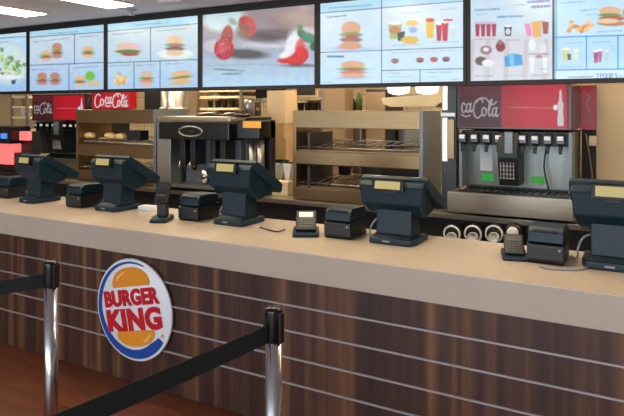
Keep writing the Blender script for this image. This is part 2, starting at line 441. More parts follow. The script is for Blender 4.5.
# ------------------------------------------------------------------ queue posts
def stanchion(x, y, label, belt_len, belt_dir):
    t = thing('queue_post', label, 'barrier post', (x, y, 0), 0, 'retractable belt queue posts')
    MB().lathe([(0.17, 0), (0.175, 0.006), (0.17, 0.014), (0.06, 0.03), (0.032, 0.036)], M['chrome'], seg=40).build('base', t)
    MB().cyl((0, 0, 0.03), (0, 0, 0.905), 0.026, M['chrome'], seg=40).build('pole', t)
    h = MB().lathe([(0.027, 0.892), (0.0285, 0.897), (0.0285, 0.988), (0.027, 0.996), (0.012, 1.0)], M['blackgloss'], seg=40)
    h.box(-0.012, 0.012, 0.024, 0.033, 0.89, 0.985, M['plastic_b'], 0.003)
    h.box(0.024, 0.033, -0.012, 0.012, 0.892, 0.985, M['plastic_b'], 0.003)
    h.box(-0.033, -0.024, -0.012, 0.012, 0.89, 0.985, M['plastic_b'], 0.003)
    h.build('head', t)
    if belt_len:
        dx, dy = belt_dir; n = 14; mb = MB(); th = 0.0012; i = mb.mi(M['belt']); rows = []
        L = math.hypot(dx, dy); dx /= L; dy /= L; px, py = -dy*th, dx*th
        for k in range(n+1):
            s = 0.029+(belt_len-0.058)*k/n; sag = 0.03*4*(k/n)*(1-k/n)*0.4
            z0, z1 = 0.893-sag, 0.949-sag
            rows.append([mb.bm.verts.new((dx*s+a*px, dy*s+a*py, z)) for a, z in ((-1, z0), (1, z0), (1, z1), (-1, z1))])
        for A, B in zip(rows, rows[1:]):
            for j in range(4): mb.bm.faces.new((A[j], A[(j+1) % 4], B[(j+1) % 4], B[j]))
        mb.bm.faces.new(rows[0]); mb.bm.faces.new(rows[-1][::-1])
        mb.build('belt', t)
        return t
pA = (-2.125, 1.63); pB = (-1.018, 1.588)
stanchion(pA[0], pA[1], 'chrome queue post standing left of the round sign', 1.5, (-0.5, -0.87))
stanchion(pB[0], pB[1], 'nearer chrome queue post right of the round sign, long black belt running down left', 1.5, (-0.19, -0.98))
stanchion(pA[0]-0.498*1.5, pA[1]-0.867*1.5, 'chrome queue post out at the far end of the short black belt', 0, (0, 1))
stanchion(pB[0]-0.19*1.5, pB[1]-0.98*1.5, 'chrome queue post at the near end of the long black belt', 0, (0, 1))

# ------------------------------------------------------------------ cash registers
DR = 3.0
def make_register(loc, label):
    t = thing('cash_register', label, 'cash register', loc, 0, 'cash registers along the counter')
    P = M['plastic']
    b = MB().prism([(-0.115, -0.11), (0.115, -0.11), (0.135, -0.05), (0.135, 0.12), (-0.135, 0.12), (-0.135, -0.05)], 0, 0.034, P, 'z', 0.01, 3)
    b.prism([(-0.095, 0.034), (-0.07, 0.052), (0.09, 0.052), (0.11, 0.034)], -0.10, 0.10, P, 'x', 0.006)
    b.build('base', t)
    nk = MB().prism([(-0.055, 0.04), (-0.045, 0.19), (0.075, 0.16), (0.085, 0.04)], -0.10, 0.10, P, 'x', 0.012, 3)
    nk.build('neck', t)
    def tp(v):
        k = (0.345-v.co.z)/0.21
        v.co.x *= 1-0.30*max(0, k-0.35)
    hs = MB().prism([(-0.105, 0.325), (-0.085, 0.348), (-0.045, 0.352), (0.17, 0.215), (0.15, 0.16), (0.06, 0.135), (-0.03, 0.17), (-0.095, 0.225)], -0.178, 0.178, P, 'x', 0.010, 3, taper=tp)
    hs.build('rear_housing', t)
    # screen slab lies on the sloping upper face, facing the cashier
    a = math.atan2(0.352-0.195, -(0.245+0.045))
    sl = MB().prism([(-0.055, 0.362), (-0.035, 0.376), (0.262, 0.212), (0.256, 0.176), (0.235, 0.160), (-0.05, 0.320)], -0.188, 0.188, P, 'x', 0.008, 3)
    sl.build('monitor', t)
    lc = MB().prism([(-0.013, 0.3655), (-0.012, 0.3675), (0.242, 0.2275), (0.241, 0.2255)], -0.16, 0.16, M['blackgloss'], 'x')
    lc.build('touch_screen', t)
    # customer display
    mt = Matrix.Translation((-0.005, -0.112, 0.330)) @ Matrix.Rotation(math.radians(-10), 4, 'X')
    d = MB().box(-0.088, 0.088, -0.016, 0.016, -0.032, 0.036, M['blackgloss'], 0.006, 2, mt)
    d.box(-0.03, 0.03, 0.010, 0.05, -0.04, 0.0, M['plastic_b'], 0.004, 2, mt)
    d = d.build('customer_display', t)
    MB().box(-0.07, 0.07, -0.0185, -0.0155, -0.019, 0.024, M['lcd'], 0, 2, mt).build('lcd', d)
    bd = MB().box(-0.04, 0.0, -0.1115, -0.1095, 0.014, 0.022, M['cable']); bd.build('badge', t)
    cb = MB(); pts = [(-0.06, 0.06, 0.13), (-0.13, 0.03, 0.11), (-0.155, 0.0, 0.06), (-0.155, 0.0, 0.035), (-0.165, 0.02, 0.010), (-0.19, 0.07, 0.008)]
    cb.tube(smooth_pts(pts), 0.005, M['cable'], 8); cb.build('cable', t)
    return t
def smooth_pts(p, n=6):
    P = [Vector(q) for q in p]; out = []
    for i in range(len(P)-1):
        a = P[max(i-1, 0)]; b = P[i]; c = P[i+1]; d = P[min(i+2, len(P)-1)]
        for k in range(n):
            t = k/n; out.append(0.5*((2*b)+(c-a)*t+(2*a-5*b+4*c-d)*t*t+(3*b-3*c+d-a)*t**3))
    out.append(P[-1]); return out
regs = [(39, 'dark register at the far left end of the row, beside the red glowing drink machine'),
        (117, 'dark register in front of the first steel shelf rack, second from the far left'),
        (238, 'dark register in front of the coffee brewer, middle one of the row'),
        (397, 'dark teal register with amber customer display in front of the large steel rack'),
        (616, 'nearest dark register, cut off by the right edge of the photo')]
r0 = None
for (px, lab), (sx, sz, dd) in zip(regs, ((0.76, 0.97, 3.03), (0.88, 1.03, 3.06), (0.9, 1.06, 3.06), (1.0, 0.94, 3.05), (1.02, 1.05, 3.04))):
    loc = (XD(px, dd), dd, CT)
    if r0 is None: o = r0 = make_register(loc, lab)
    else: o = dup(r0, loc, lab)
    o.scale = (sx, 1.0, sz)

# ------------------------------------------------------------------ receipt printers
def make_printer(loc, label):
    t = thing('receipt_printer', label, 'printer', loc, 0, 'receipt printers on the counter')
    P = M['plastic_b']
    MB().prism([(-0.10, 0), (-0.112, 0.02), (-0.112, 0.085), (-0.09, 0.095), (0.11, 0.095), (0.11, 0)], -0.08, 0.08, P, 'x', 0.006, 2).build('body', t)
    l = MB().prism([(-0.108, 0.098), (-0.10, 0.145), (-0.07, 0.166), (0.09, 0.160), (0.108, 0.135), (0.108, 0.098)], -0.078, 0.078, M['plastic'], 'x', 0.008, 3)
    l.build('cover', t)
    MB().box(-0.055, 0.055, -0.105, -0.085, 0.146, 0.1545, M['blackgloss'], 0.001).build('paper_slot', t)
    MB().cyl((0.062, -0.111, 0.07), (0.062, -0.117, 0.07), 0.006, M['cable'], seg=12).build('button', t)
    return t
p0 = None
for px, d, lab in ((337, 3.05, 'black receipt printer on the left of the register by the large steel rack'),
                   (545, 3.03, 'nearest black receipt printer, beside the right-hand register cut off by the frame'),
                   (188, 3.06, 'black receipt printer in front of the shake machine, left of the middle register'),
                   (73, 3.06, 'black receipt printer between the two far left registers'),
                   (2, 3.1, 'black receipt printer at the extreme left edge of the photo')):
    loc = (XD(px, d-0.11), d, CT)
    p0 = make_printer(loc, lab) if p0 is None else (dup(p0, loc, lab), p0)[1]
# ------------------------------------------------------------------ card terminals
def card_terminal(px, d, label, tall=False, rz=0.0, scr='paper'):
    t = thing('card_terminal', label, 'card terminal', (XD(px, d), d, CT), rz, 'card terminals on the counter')
    MB().prism([(-0.075, 0), (-0.078, 0.018), (-0.03, 0.034), (0.07, 0.036), (0.075, 0)], -0.055, 0.055, M['plastic'], 'x', 0.012, 3).build('foot', t)
    z = 0.10 if tall else 0.0
    if tall:
        MB().prism([(-0.01, 0.03), (-0.02, 0.17), (0.04, 0.18), (0.05, 0.03)], -0.03, 0.03, M['plastic_b'], 'x', 0.008).build('stem', t)
    mt = Matrix.Translation((0, 0.012, 0.075+z)) @ Matrix.Rotation(math.radians(38 if not tall else 60), 4, 'X')
    b = MB().box(-0.043, 0.043, -0.07, 0.075, -0.018, 0.016, M['plastic_b'], 0.011, 3, mt).build('handset', t)
    MB().box(-0.03, 0.03, 0.02, 0.058, 0.0155, 0.0185, M[scr] if not tall else M['darksteel'], 0, 2, mt).build('screen', b)
    k = MB()
    for i in range(3):
        for j in range(4):
            k.box(-0.03+i*0.022, -0.014+i*0.022, -0.056+j*0.018, -0.044+j*0.018, 0.0155, 0.02, M['darksteel'], 0.001, 1, mt)
    k.build('keypad', b)
    return t
ct1 = card_terminal(306, 2.96, 'small black card terminal with pale screen beside the printer at the large rack', rz=0.5); ct1.scale = (1.35, 1.1, 0.95)
ct2 = card_terminal(514, 2.99, 'small rounded black card terminal beside the nearest printer', rz=0.25, scr='darksteel'); ct2.scale = (1.05, 1.1, 0.75)
card_terminal(162, 2.87, 'card terminal on a tall stand, teal foot, at the counter front before the shake machine', True, 0.4)
c = MB(); z = CT+0.006
pts = [(XD(540, 2.88), 2.86, z), (XD(548, 2.84), 2.83, z), (XD(562, 2.86), 2.85, z), (XD(580, 2.9), 2.88, z), (XD(592, 2.98), 2.99, z)]
tag(c.tube(smooth_pts(pts), 0.005, M['cable'], 8).build('power_cable'), 'pale grey cable lying on the counter between nearest printer and register', 'cable')
c = MB(); pts = [(XD(262, 3.0), 2.98, z), (XD(272, 2.93), 2.93, z), (XD(280, 2.95), 2.93, z), (XD(285, 3.0), 3.0, z)]
tag(c.tube(smooth_pts(pts), 0.004, M['plastic_b'], 8).build('power_cable'), 'thin black cable on the counter right of the middle register', 'cable')
# papers and small packets on the counter behind the registers
tag(MB().box(-0.06, 0.06, -0.04, 0.04, 0, 0.03, M['paper'], 0.006).build('napkin_pack', None, (XD(146, 3.12), 3.14, CT+0.001)), 'white napkin pack on the counter right of the second far left register', 'napkins')
tag(MB().box(-0.07, 0.07, -0.05, 0.05, 0, 0.045, M['paper'], 0.008).build('napkin_pack', None, (XD(25, 3.1), 3.2, CT+0.001)), 'pale napkin pack on the counter beneath the far left register', 'napkins')

# ------------------------------------------------------------------ menu screens
DS = 4.2; SZ0, SZ1 = 1.785, 2.482
K1 = F*DS/(S_*S_)
edges = [27.3]
inv0 = 1/(27.3+770)
SW = 1.19
X0 = XD(28.2, DS)
SCR = display_mat('lit_menu_picture', 1.0)
def body(lum):
    return lum
INK = (70, 84, 110)
def frame_lines(p, segs, w=0.9, c=(40, 60, 80)):
    for s in segs: p.line(s, w, c, 0.5, 0.85)
def burger(p, cx, cy, w, h, bun=(222, 176, 128), meat=(120, 66, 50), green=(110, 176, 90), skew=0.0):
    p.ell(cx, cy-h*0.28, w*0.42, h*0.26, bun, 1.2, skew, 0.9)
    p.ell(cx, cy-h*0.05, w*0.5, h*0.10, green, 1.0, skew, 0.9)
    p.ell(cx+w*0.05, cy+h*0.0, w*0.3, h*0.07, (205, 60, 50), 1.0, skew, 0.8)
    p.ell(cx, cy+h*0.14, w*0.48, h*0.11, meat, 1.0, skew, 0.9)
    p.ell(cx, cy+h*0.34, w*0.44, h*0.15, bun, 1.1, skew, 0.9)
def cup(p, cx, cy, w, h, c, top=(240, 240, 245)):
    p.quad([(cx-w/2, cy-h/2), (cx+w/2, cy-h/2), (cx+w*0.36, cy+h/2), (cx-w*0.36, cy+h/2)], c, 0.9)
    p.ell(cx, cy-h/2, w*0.5, h*0.12, top, 0.7)
def p_base(P, a=(196, 226, 246), b=(150, 196, 240)):
    p = Picture(P, a); y0, y1 = P[:, 1].min(), P[:, 1].max(); p.grad(a, b, 0, y0, 0, y1); return p
def paint0(P):
    p = p_base(P, (190, 222, 238), (150, 190, 232))
    p.line([(-40, 41), (27, 36.5)], 0.9, (80, 110, 150))
    p.ell(8, 64, 20, 20, (206, 226, 226), 6, 0, 0.8)
    for k in range(70):
        x = random.gauss(9, 8); y = random.gauss(66, 7)
        p.ell(x, y, random.uniform(1, 3), random.uniform(1, 2.6), random.choice([(96, 150, 70), (140, 190, 90), (70, 120, 70), (220, 232, 190), (190, 210, 120)]), 0.9, random.random()*3, 0.8)
    p.ell(9, 77, 14, 2.2, (225, 236, 244), 1)
    p.quad([(11, 80), (16, 80), (15, 84), (12, 84)], (50, 70, 100)); p.words(-5, 43, 10, 41.5, 1.2, INK)
    p.noise(0.04); return p
def paint1(P):
    p = p_base(P, (208, 222, 232), (160, 196, 234))
    p.quad([(29, 30), (105, 24.5), (105, 32), (29, 37)], (170, 216, 240)); p.words(48, 34, 78, 31.5, 1.2, INK, .5)
    frame_lines(p, [[(29, 37.3), (105, 32)], [(74.5, 34.5), (74.5, 64)], [(29, 65.3), (105, 62.5)], [(69, 64), (69, 91)]])
    p.words(34, 42, 70, 38, 1.3, INK); p.words(80, 37, 98, 35.5, 1.2, INK)
    burger(p, 46, 56, 13, 10); burger(p, 57, 51, 12, 15, (190, 120, 90)); burger(p, 88, 52, 13, 11, (225, 180, 110))
    burger(p, 42, 79, 12, 12, (190, 110, 85)); burger(p, 55, 79, 12, 12, (190, 110, 85))
    burger(p, 80, 81, 12, 10); p.ell(90, 76, 5, 5, (110, 190, 60), 1.5); p.ell(94, 83.5, 8, 2.5, (205, 190, 150), 1.2)
    p.words(32, 70, 60, 69, 1.2, (70, 110, 200)); p.words(74, 68, 98, 66, 1.2, INK)
    p.noise(0.05); return p
def paint2(P):
    p = p_base(P, (212, 226, 230), (164, 204, 238))
    p.quad([(106, 23), (203, 14), (203, 23), (106, 31)], (176, 222, 244)); p.words(136, 25.2, 168, 22.4, 1.3, INK, .5)
    frame_lines(p, [[(106, 31.5), (203, 23.2)], [(150.5, 28), (150.5, 60.5)], [(106, 63), (203, 59.3)], [(134, 62), (134, 91)], [(160, 61), (160, 91)]])
    p.words(112, 34.5, 143, 32, 1.3, INK); p.words(158, 31, 186, 28.5, 1.3, (80, 130, 110))
    p.ell(128, 51, 13, 4.6, (226, 200, 170), 1.5); p.ell(128, 46, 12, 3.5, (225, 190, 185), 1.4); p.ell(128, 51.5, 13, 2, (90, 130, 70), .8); p.ell(130, 54, 9, 2, (150, 90, 60), .8)
    p.ell(175, 54, 18, 5, (228, 236, 240), 1.0); burger(p, 175, 46, 20, 20, (228, 190, 150), (90, 60, 60), (70, 150, 120))
    p.words(110, 66, 130, 65, 1.2, INK); p.words(137, 65.5, 156, 64.5, 1.2, INK); p.words(166, 64, 184, 63, 1.2, (80, 130, 110))
    for k in range(16): p.ell(119+random.gauss(0, 4), 80+random.gauss(0, 2.6), 2.2, 2.2, random.choice([(226, 186, 110), (206, 160, 84), (240, 210, 150)]), .8, 0, .9)
    burger(p, 146.5, 79, 15, 15, (215, 180, 150), (200, 130, 100), (70, 160, 90))
    burger(p, 181, 78, 23, 14, (226, 176, 120), (226, 190, 130), (80, 150, 70), -0.12)
    p.noise(0.05); return p
def paint3(P):
    p = Picture(P, (150, 142, 150)); p.grad((150, 138, 146), (176, 212, 238), 0, 25, 0, 84)
    p.ell(225, 20, 22, 12, (196, 224, 232), 5, 0, .9); p.ell(300, 22, 30, 14, (140, 118, 122), 6, 0, .8)
    p.ell(276, 34, 30, 5, (88, 74, 86), 4, .05, .8); p.ell(275, 44, 28, 4, (206, 206, 216), 3, 0, .9); p.ell(262, 38, 22, 5, (62, 52, 66), 4, .1, .8)
    p.ell(305, 36, 16, 9, (196, 196, 206), 4, 0, .8)
    p.ell(244, 54, 24, 5, (52, 40, 56), 3, .05, .9); p.ell(212, 46, 8, 6, (210, 205, 215), 3, 0, .7)
    p.ell(247, 26, 8, 11, (184, 60, 66), 1.8, -.5); p.ell(243, 30, 7, 7, (96, 84, 76), 3, 0, .6); p.ell(251, 22, 5, 6, (200, 90, 96), 3, -.5, .6)
    p.ell(227, 37, 6, 12, (150, 24, 50), 1.6, .15); p.ell(224, 49, 10, 11, (176, 26, 56), 1.2, .1); p.ell(221, 48, 4, 6, (206, 80, 104), 2, .2, .7)
    for k in range(60): p.ell(224+random.gauss(0, 4.5), 47+random.gauss(0, 6), .6, .6, (226, 130, 146), .6, 0, .6)
    p.ell(233, 22, 5, 3, (120, 150, 120), 1.5, .6, .7)
    p.quad([(276, 56), (284, 50), (291, 28), (298, 28), (298, 60), (280, 62)], (224, 232, 240), 3)
    p.ell(297, 56, 12, 9.5, (206, 22, 34), 1.2, -.35); p.ell(292, 44, 6, 12, (228, 234, 242), 2.4, .35, .95); p.ell(300, 47, 5, 9, (220, 36, 48), 1.8, .2, .8)
    p.ell(288, 60, 11, 3.5, (212, 30, 40), 1.2, -.08); p.ell(285, 55, 6, 3, (240, 240, 246), 2, -.3, .8)
    p.ell(302, 34, 6, 4, (30, 110, 84), 1.4, .9); p.ell(309, 38, 8, 5, (40, 128, 104), 1.4, .3); p.ell(314, 46, 4, 5, (20, 84, 74), 1.4, .3); p.ell(300, 27, 3, 3, (60, 120, 80), 1.2)
    p.ell(300, 65.5, 18, 1.8, (70, 50, 66), 1.6, 0, .8); p.line([(206, 66), (260, 64), (316, 67)], .7, (120, 136, 160), .8, .6)
    p.words(214, 69, 244, 71, 1.6, (60, 66, 90), .8); p.words(222, 74, 242, 73.6, 1.8, (60, 66, 90), .8)
    p.noise(0.06, 30); return p
def paint4(P):
    p = p_base(P, (214, 232, 244), (196, 228, 250))
    p.quad([(318, 4), (470, -8), (470, 0), (318, 13)], (180, 222, 246)); p.words(330, 8, 372, 5, 1.4, INK, .5)
    frame_lines(p, [[(318, 13.3), (470, .5)], [(381.6, -5), (381.6, 90)], [(318, 52.6), (466, 47.2)], [(381.6, 70.6), (466, 68.6)], [(420, 70), (420, 90)]])
    p.words(326, 17.5, 346, 15.5, 1.4, INK, .8)
    p.ell(350, 49, 22, 2.5, (170, 200, 230), 1.5, 0, .7)
    burger(p, 351, 36, 23, 27, (224, 160, 122), (150, 90, 80), (120, 160, 100)); p.ell(350, 46.5, 12, 3, (216, 160, 130), 1)
    p.rect(327, 55.5, 344, 57.5, (60, 90, 130), .8, .8); burger(p, 353, 70, 29, 17, (222, 164, 110), (200, 120, 80), (96, 150, 80)); p.ell(352, 78, 16, 1.5, (160, 180, 205), 1.2, 0, .6)
    p.words(322, 82.5, 332, 82.3, 1, INK)
    p.words(402, 13.5, 420, 12, 1.2, INK); p.words(440, 10, 458, 8, 1.2, INK, .4)
    cup(p, 395, 31, 14, 16, (176, 190, 120)); p.ell(395, 30, 6, 4, (206, 120, 90), 1, 0, .8); p.quad([(397, 33), (405, 31), (404, 41), (398, 41)], (50, 84, 70)); cup(p, 413, 30, 12, 18, (206, 222, 236)); p.ell(412, 23, 6, 3, (226, 200, 110), 1)
    p.ell(410, 40, 9, 4, (226, 186, 90), 1); p.ell(413, 30, 4, 3, (120, 170, 230), 1, 0, .8)
    cup(p, 430, 29, 9, 18, (226, 190, 70), (200, 60, 80)); cup(p, 439, 32, 6, 18, (176, 40, 80)); cup(p, 445, 31, 7, 20, (196, 44, 76)); cup(p, 453, 33, 5, 12, (206, 226, 220)); p.line([(444, 20), (452, 20)], 2, (200, 60, 80))
    p.words(392, 45.5, 420, 44.3, 1, INK); p.words(432, 42.5, 460, 41.5, 1, INK, .4)
    for x, c in ((395, (150, 100, 84)), (420, (140, 40, 56)), (434, (206, 50, 60)), (446, (90, 30, 60))):
        p.ell(x, 60.5-(x-395)*.035, 4, 3.2, c, .9, 0, .95, 'bottom'); p.ell(x, 59.6-(x-395)*.035, 3.8, 1.2, (160, 90, 96), .7)
    p.words(392, 53, 458, 50, 1, INK, .35); p.words(386, 73.5, 400, 73, 1.1, INK); p.words(426, 72.5, 452, 72, 1.1, INK); p.words(388, 77, 412, 76.6, 1, (90, 170, 130)); p.words(426, 77.5, 440, 77, 1, (90, 170, 130)); p.words(384, 81.5, 400, 81, .9, (90, 150, 130)); p.words(450, 79.5, 460, 79, .9, INK)
    p.noise(0.03); return p
def paint5(P):
    p = p_base(P, (206, 232, 246), (186, 222, 248))
    # left menu page
    p.quad([(468, -10), (552.5, -16), (552.5, 82), (468, 82)], (198, 222, 238)); p.quad([(468, 34), (552.5, 34), (552.5, 82), (468, 82)], (206, 208, 218), 8, .9)
    for k, x in enumerate((470, 486, 505, 524, 544)): p.quad([(x, 40), (x+5, 38), (x+3, 81), (x-2, 81)], (190, 178, 178), 2, .6)
    p.words(475, 10.2, 499, 9, 2, (80, 100, 170), .8); p.words(476, 14.5, 488, 14, 1, INK); p.words(498, 17, 523, 16, 2.2, (60, 140, 200), .8)
    p.words(528, 2, 550, .6, 3, (80, 90, 190), .8); p.words(532, 7, 550, 6, 3, (80, 90, 190), .8); p.words(513, 5, 526, 4.5, 1, INK)
    for x in (477.5, 483, 488.5, 494): cup(p, x, 29.5, 5, 14, (168, 44, 84), (206, 190, 210))
    cup(p, 508, 31, 8, 10, (44, 50, 66)); p.ell(508, 31.5, 2.4, 3.2, (206, 214, 226), .8)
    p.quad([(524, 23), (530, 24), (532, 36), (527, 36)], (230, 130, 190), 1.2); p.quad([(531, 22), (542, 20), (541, 37), (533, 37)], (226, 170, 90), 1.2); p.quad([(542, 21), (549, 22), (548, 34), (543, 34)], (150, 60, 54), 1.2)
    p.words(475, 39.5, 495, 39, 1, INK); p.words(505, 40, 520, 40, 1, INK)
    p.ell(486, 50, 6, 4.5, (150, 110, 118), 1.2); p.ell(486, 49.5, 3, 2, (230, 220, 226), 1); p.ell(500.5, 46.5, 4.8, 5.5, (130, 30, 44), 1.2); p.ell(500, 42, 2.5, 2.5, (160, 110, 110), 1)
    p.ell(481, 61, 6, 4.5, (92, 64, 62), 1.2); p.ell(488, 63, 6, 3.6, (230, 230, 236), 1.2)
    p.quad([(504, 57), (512, 53), (522, 55), (523, 65), (505, 67)], (40, 150, 210), 1.2); p.quad([(509, 54), (514, 53), (514, 66), (510, 66)], (120, 200, 236), 1.2, .8)
    p.ell(532, 45, 3.6, 6, (230, 238, 248), 1.2); p.ell(543, 48, 3.2, 5, (226, 220, 226), 1.2); p.words(529, 54, 550, 54, 1.6, (70, 80, 120)); p.ell(539, 56.5, 3.5, 1.6, (190, 110, 130), .9)
    cup(p, 532, 66, 5, 14, (226, 232, 242)); cup(p, 545, 66, 5, 14, (226, 232, 242))
    p.words(475, 76, 494, 76, 1.4, (80, 90, 120)); p.words(504, 75.6, 524, 75.4, 1.4, (60, 130, 190)); p.words(533, 75.4, 550, 75, 1.4, (80, 90, 130)); p.words(540, 68.8, 548, 68.6, 1, INK)
    # right menu page
    p.quad([(554, -20), (700, -30), (700, 82), (554, 82)], (176, 220, 250)); p.quad([(556, -20), (700, -30), (700, 34), (556, 36.5)], (192, 228, 252))
    p.quad([(552.2, -20), (554.6, -20), (554.6, 84), (552.2, 84)], (10, 14, 24)); p.line([(556.2, -20), (556.2, 84)], 1.6, (60, 150, 226), .8, .8)
    p.line([(555, 37.3), (680, 33.5)], 1.2, (40, 140, 210)); p.line([(555, 70), (680, 68)], 1.2, (40, 140, 210)); p.line([(586.5, 36), (586.5, 69.4)], 1.2, (40, 140, 210)); p.line([(618, 35), (618, 69)], 1.2, (40, 140, 210))
    p.words(560, 3, 586, 1.6, 1.4, (60, 120, 190)); p.words(581, 10.5, 600, 8.8, 1.3, (60, 110, 180)); p.words(586, 15, 596, 14.3, 1, (60, 110, 180)); p.words(596, 32, 622, 30.5, 1.4, (60, 110, 180))
    for k in range(22): p.ell(582+random.gauss(0, 6), 28+random.gauss(0, 2.6), 2.4, 2, random.choice([(226, 168, 90), (240, 200, 120), (206, 130, 70)]), .8, 0, .9)
    p.ell(610, 11, 11, 4.5, (224, 178, 136), 1.2); p.ell(610, 15, 12, 1.8, (100, 150, 80), .8); p.ell(612, 18.5, 13, 3, (170, 100, 72), .9); p.ell(612, 23.5, 15, 2.6, (190, 130, 90), .9); p.ell(608, 21, 11, 2.4, (232, 200, 170), .9); p.ell(640, 13, 18, 10, (214, 160, 110), 1)
    p.words(566, 43.5, 582, 42.5, 1, INK); p.words(592, 42.5, 610, 41.5, 1, INK)
    cup(p, 566, 55, 8, 12, (206, 206, 140)); p.quad([(567, 54), (571, 54), (571, 60), (568, 60)], (60, 90, 90)); cup(p, 576, 55, 6, 10, (216, 230, 210)); p.words(562, 62, 580, 61.6, 1.6, (226, 214, 110))
    cup(p, 596, 57, 5, 12, (160, 60, 120)); cup(p, 600, 56, 4, 12, (190, 80, 140)); cup(p, 607, 56, 4, 10, (190, 206, 200)); p.words(592, 61.5, 600, 61.2, 1.4, (190, 120, 90)); p.words(560, 67, 582, 66.4, 1, INK, .4)
    p.quad([(556, 70.8), (700, 68.8), (700, 82), (556, 82)], (206, 232, 250)); p.words(569, 77.2, 594, 76.6, 1.5, (60, 80, 150), .7); p.words(617, 76, 650, 75.6, 1.5, (60, 80, 150), .7)
    G = {'2': [(0, 1), (1, 0), (2, 1), (2, 2), (0, 5), (2, 5)]}
    def glyph(pts, ox, oy, s=1.05, w=.75): p.line([(ox+a*s, oy+b*s) for a, b in pts], w, (70, 70, 160), .5, .9)
    glyph([(0, 1), (.6, 0), (1.6, 0), (2.2, 1), (2, 2.2), (0, 5), (2.4, 5)], 596.5, 73.8)
    glyph([(0, 5), (0, 0), (1.8, 0), (2, 1.6), (0, 2.4)], 600.6, 73.7)
    glyph([(1, 0), (0, 1), (0, 4), (1, 5), (2, 4), (2, 1), (1, 0)], 603.8, 73.6)
    glyph([(0, 0), (0, 4), (1, 5), (2, 4), (2, 0)], 607.2, 73.5); glyph([(0, 5), (0, 0), (1.8, 0), (2, 1.8), (0, 2.4), (2, 5)], 610.6, 73.4)
    glyph([(0, 1), (1, 0), (1, 5)], 615, 73.3)
    p.noise(0.03); return p
screen_labels = ['menu screen with a big green salad picture, far left edge', 'menu screen of small burgers and sandwiches, second from the left edge',
                 'menu screen with burgers, long sandwiches and nuggets in five boxes', 'menu screen filled by a large strawberry picture',
                 'menu screen with a tall stacked burger at left and meal cups at right', 'menu screen of drinks and desserts at left and blue meal page, far right']
MBZ = M['bezel']
for i, (pf, lab) in enumerate(zip((paint0, paint1, paint2, paint3, paint4, paint5), screen_labels)):
    x0 = X0+SW*(i-1); cx = x0+SW/2; loc = (cx, DS, SZ0)
    t = thing('menu_screen', lab, 'menu screen', loc, 0, 'lit menu screens in a row above the counter')
    w2 = SW/2-0.002; h = SZ1-SZ0; bz = 0.024
    b = MB(); b.box(-w2, w2, 0.004, 0.07, 0, h, MBZ, 0.003)
    b.box(-w2, w2, -0.006, 0.004, 0, 0.030, MBZ).box(-w2, w2, -0.006, 0.004, h-0.026, h, MBZ)
    b.box(-w2, -w2+bz, -0.006, 0.004, 0.030, h-0.026, MBZ).box(w2-bz, w2, -0.006, 0.004, 0.030, h-0.026, MBZ)
    b.build('casing', t)
    nx = int(110+35*i); grid('picture', -w2+bz, w2-bz, 0.030, h-0.026, 0.001, nx, int(nx*0.56), pf, SCR, t, loc)
    br = MB().box(-0.2, 0.2, 0.07, 0.10, 0.2, h-0.1, M['darksteel']).cyl((0, 0.12, 0.3), (0, 0.12, ZC-SZ0), 0.02, M['darksteel']).build('ceiling_bracket', t)

tag(MB().box(X0-SW+0.01, X0+5*SW-0.01, DS-0.008, DS+0.066, SZ1+0.001, ZC-0.001, MBZ, 0.002).build('mounting_rail'), 'long black rail along the ceiling that carries all the menu screens', 'rail')

# ------------------------------------------------------------------ drinks machines with red lit header
WORD = [  # strokes of the white script word, unit box per text
    [(.0, .35), (-.05, .2), (-.13, .22), (-.2, .5), (-.19, .82), (-.12, 1.0), (-.04, .85)],
]
def z2(pts): return [((x-38)/190, (y-95)/90) for x, y in pts]
WORD2 = [z2(s) for s in (
    [(58, 122), (50, 114), (42, 122), (40, 142), (44, 158), (52, 160), (62, 150)],
    [(84, 122), (72, 118), (64, 135), (66, 155), (76, 157), (84, 138)], [(89, 115), (84, 140), (87, 158), (97, 148)],
    [(38, 170), (58, 180), (84, 174)],
    [(150, 112), (146, 98), (130, 96), (113, 108), (103, 132), (102, 160), (112, 182), (128, 186), (146, 168)],
    [(118, 110), (135, 92), (165, 92), (185, 112), (206, 122), (222, 108)],
    [(156, 136), (147, 146), (147, 168), (156, 178), (166, 166), (165, 146), (156, 136), (172, 148)],
    [(178, 160), (192, 125), (200, 102), (190, 100), (182, 132), (180, 165), (187, 178), (198, 165)],
    [(220, 142), (209, 138), (201, 156), (205, 178), (214, 174), (222, 150)], [(225, 136), (220, 160), (223, 180), (234, 170)])]
PRE = [[(x, y) for x, y in s] for s in (
    [(-.24, .1), (-.30, .0), (-.40, .08), (-.47, .4), (-.46, .8), (-.38, 1.0), (-.28, .92), (-.22, .75)],
    [(-.17, .35), (-.22, .5), (-.2, .8), (-.14, .85), (-.08, .7), (-.1, .45), (-.17, .35), (-.04, .5)])]
def script_word(p, x0, x1, y0, y1, w, c, full, alpha=0.95, slope=0.0):
    st = (PRE if full else [])+WORD2; lo = -.47 if full else 0.0
    for s in st:
        q = [(x0+(a-lo)/(1.04-lo)*(x1-x0), y0+b*(y1-y0)+slope*((a-lo)/(1.04-lo)*(x1-x0))) for a, b in s]
        qq = [(v.x, v.y) for v in smooth_pts([(a, b, 0) for a, b in q], 4)]
        p.line(qq, w, c, .5, alpha)
DM = 4.35; BC = 0.862
HX0, HX1 = XD(457, DM-0.06), XD(571, DM-0.06)
MW = HX1-HX0
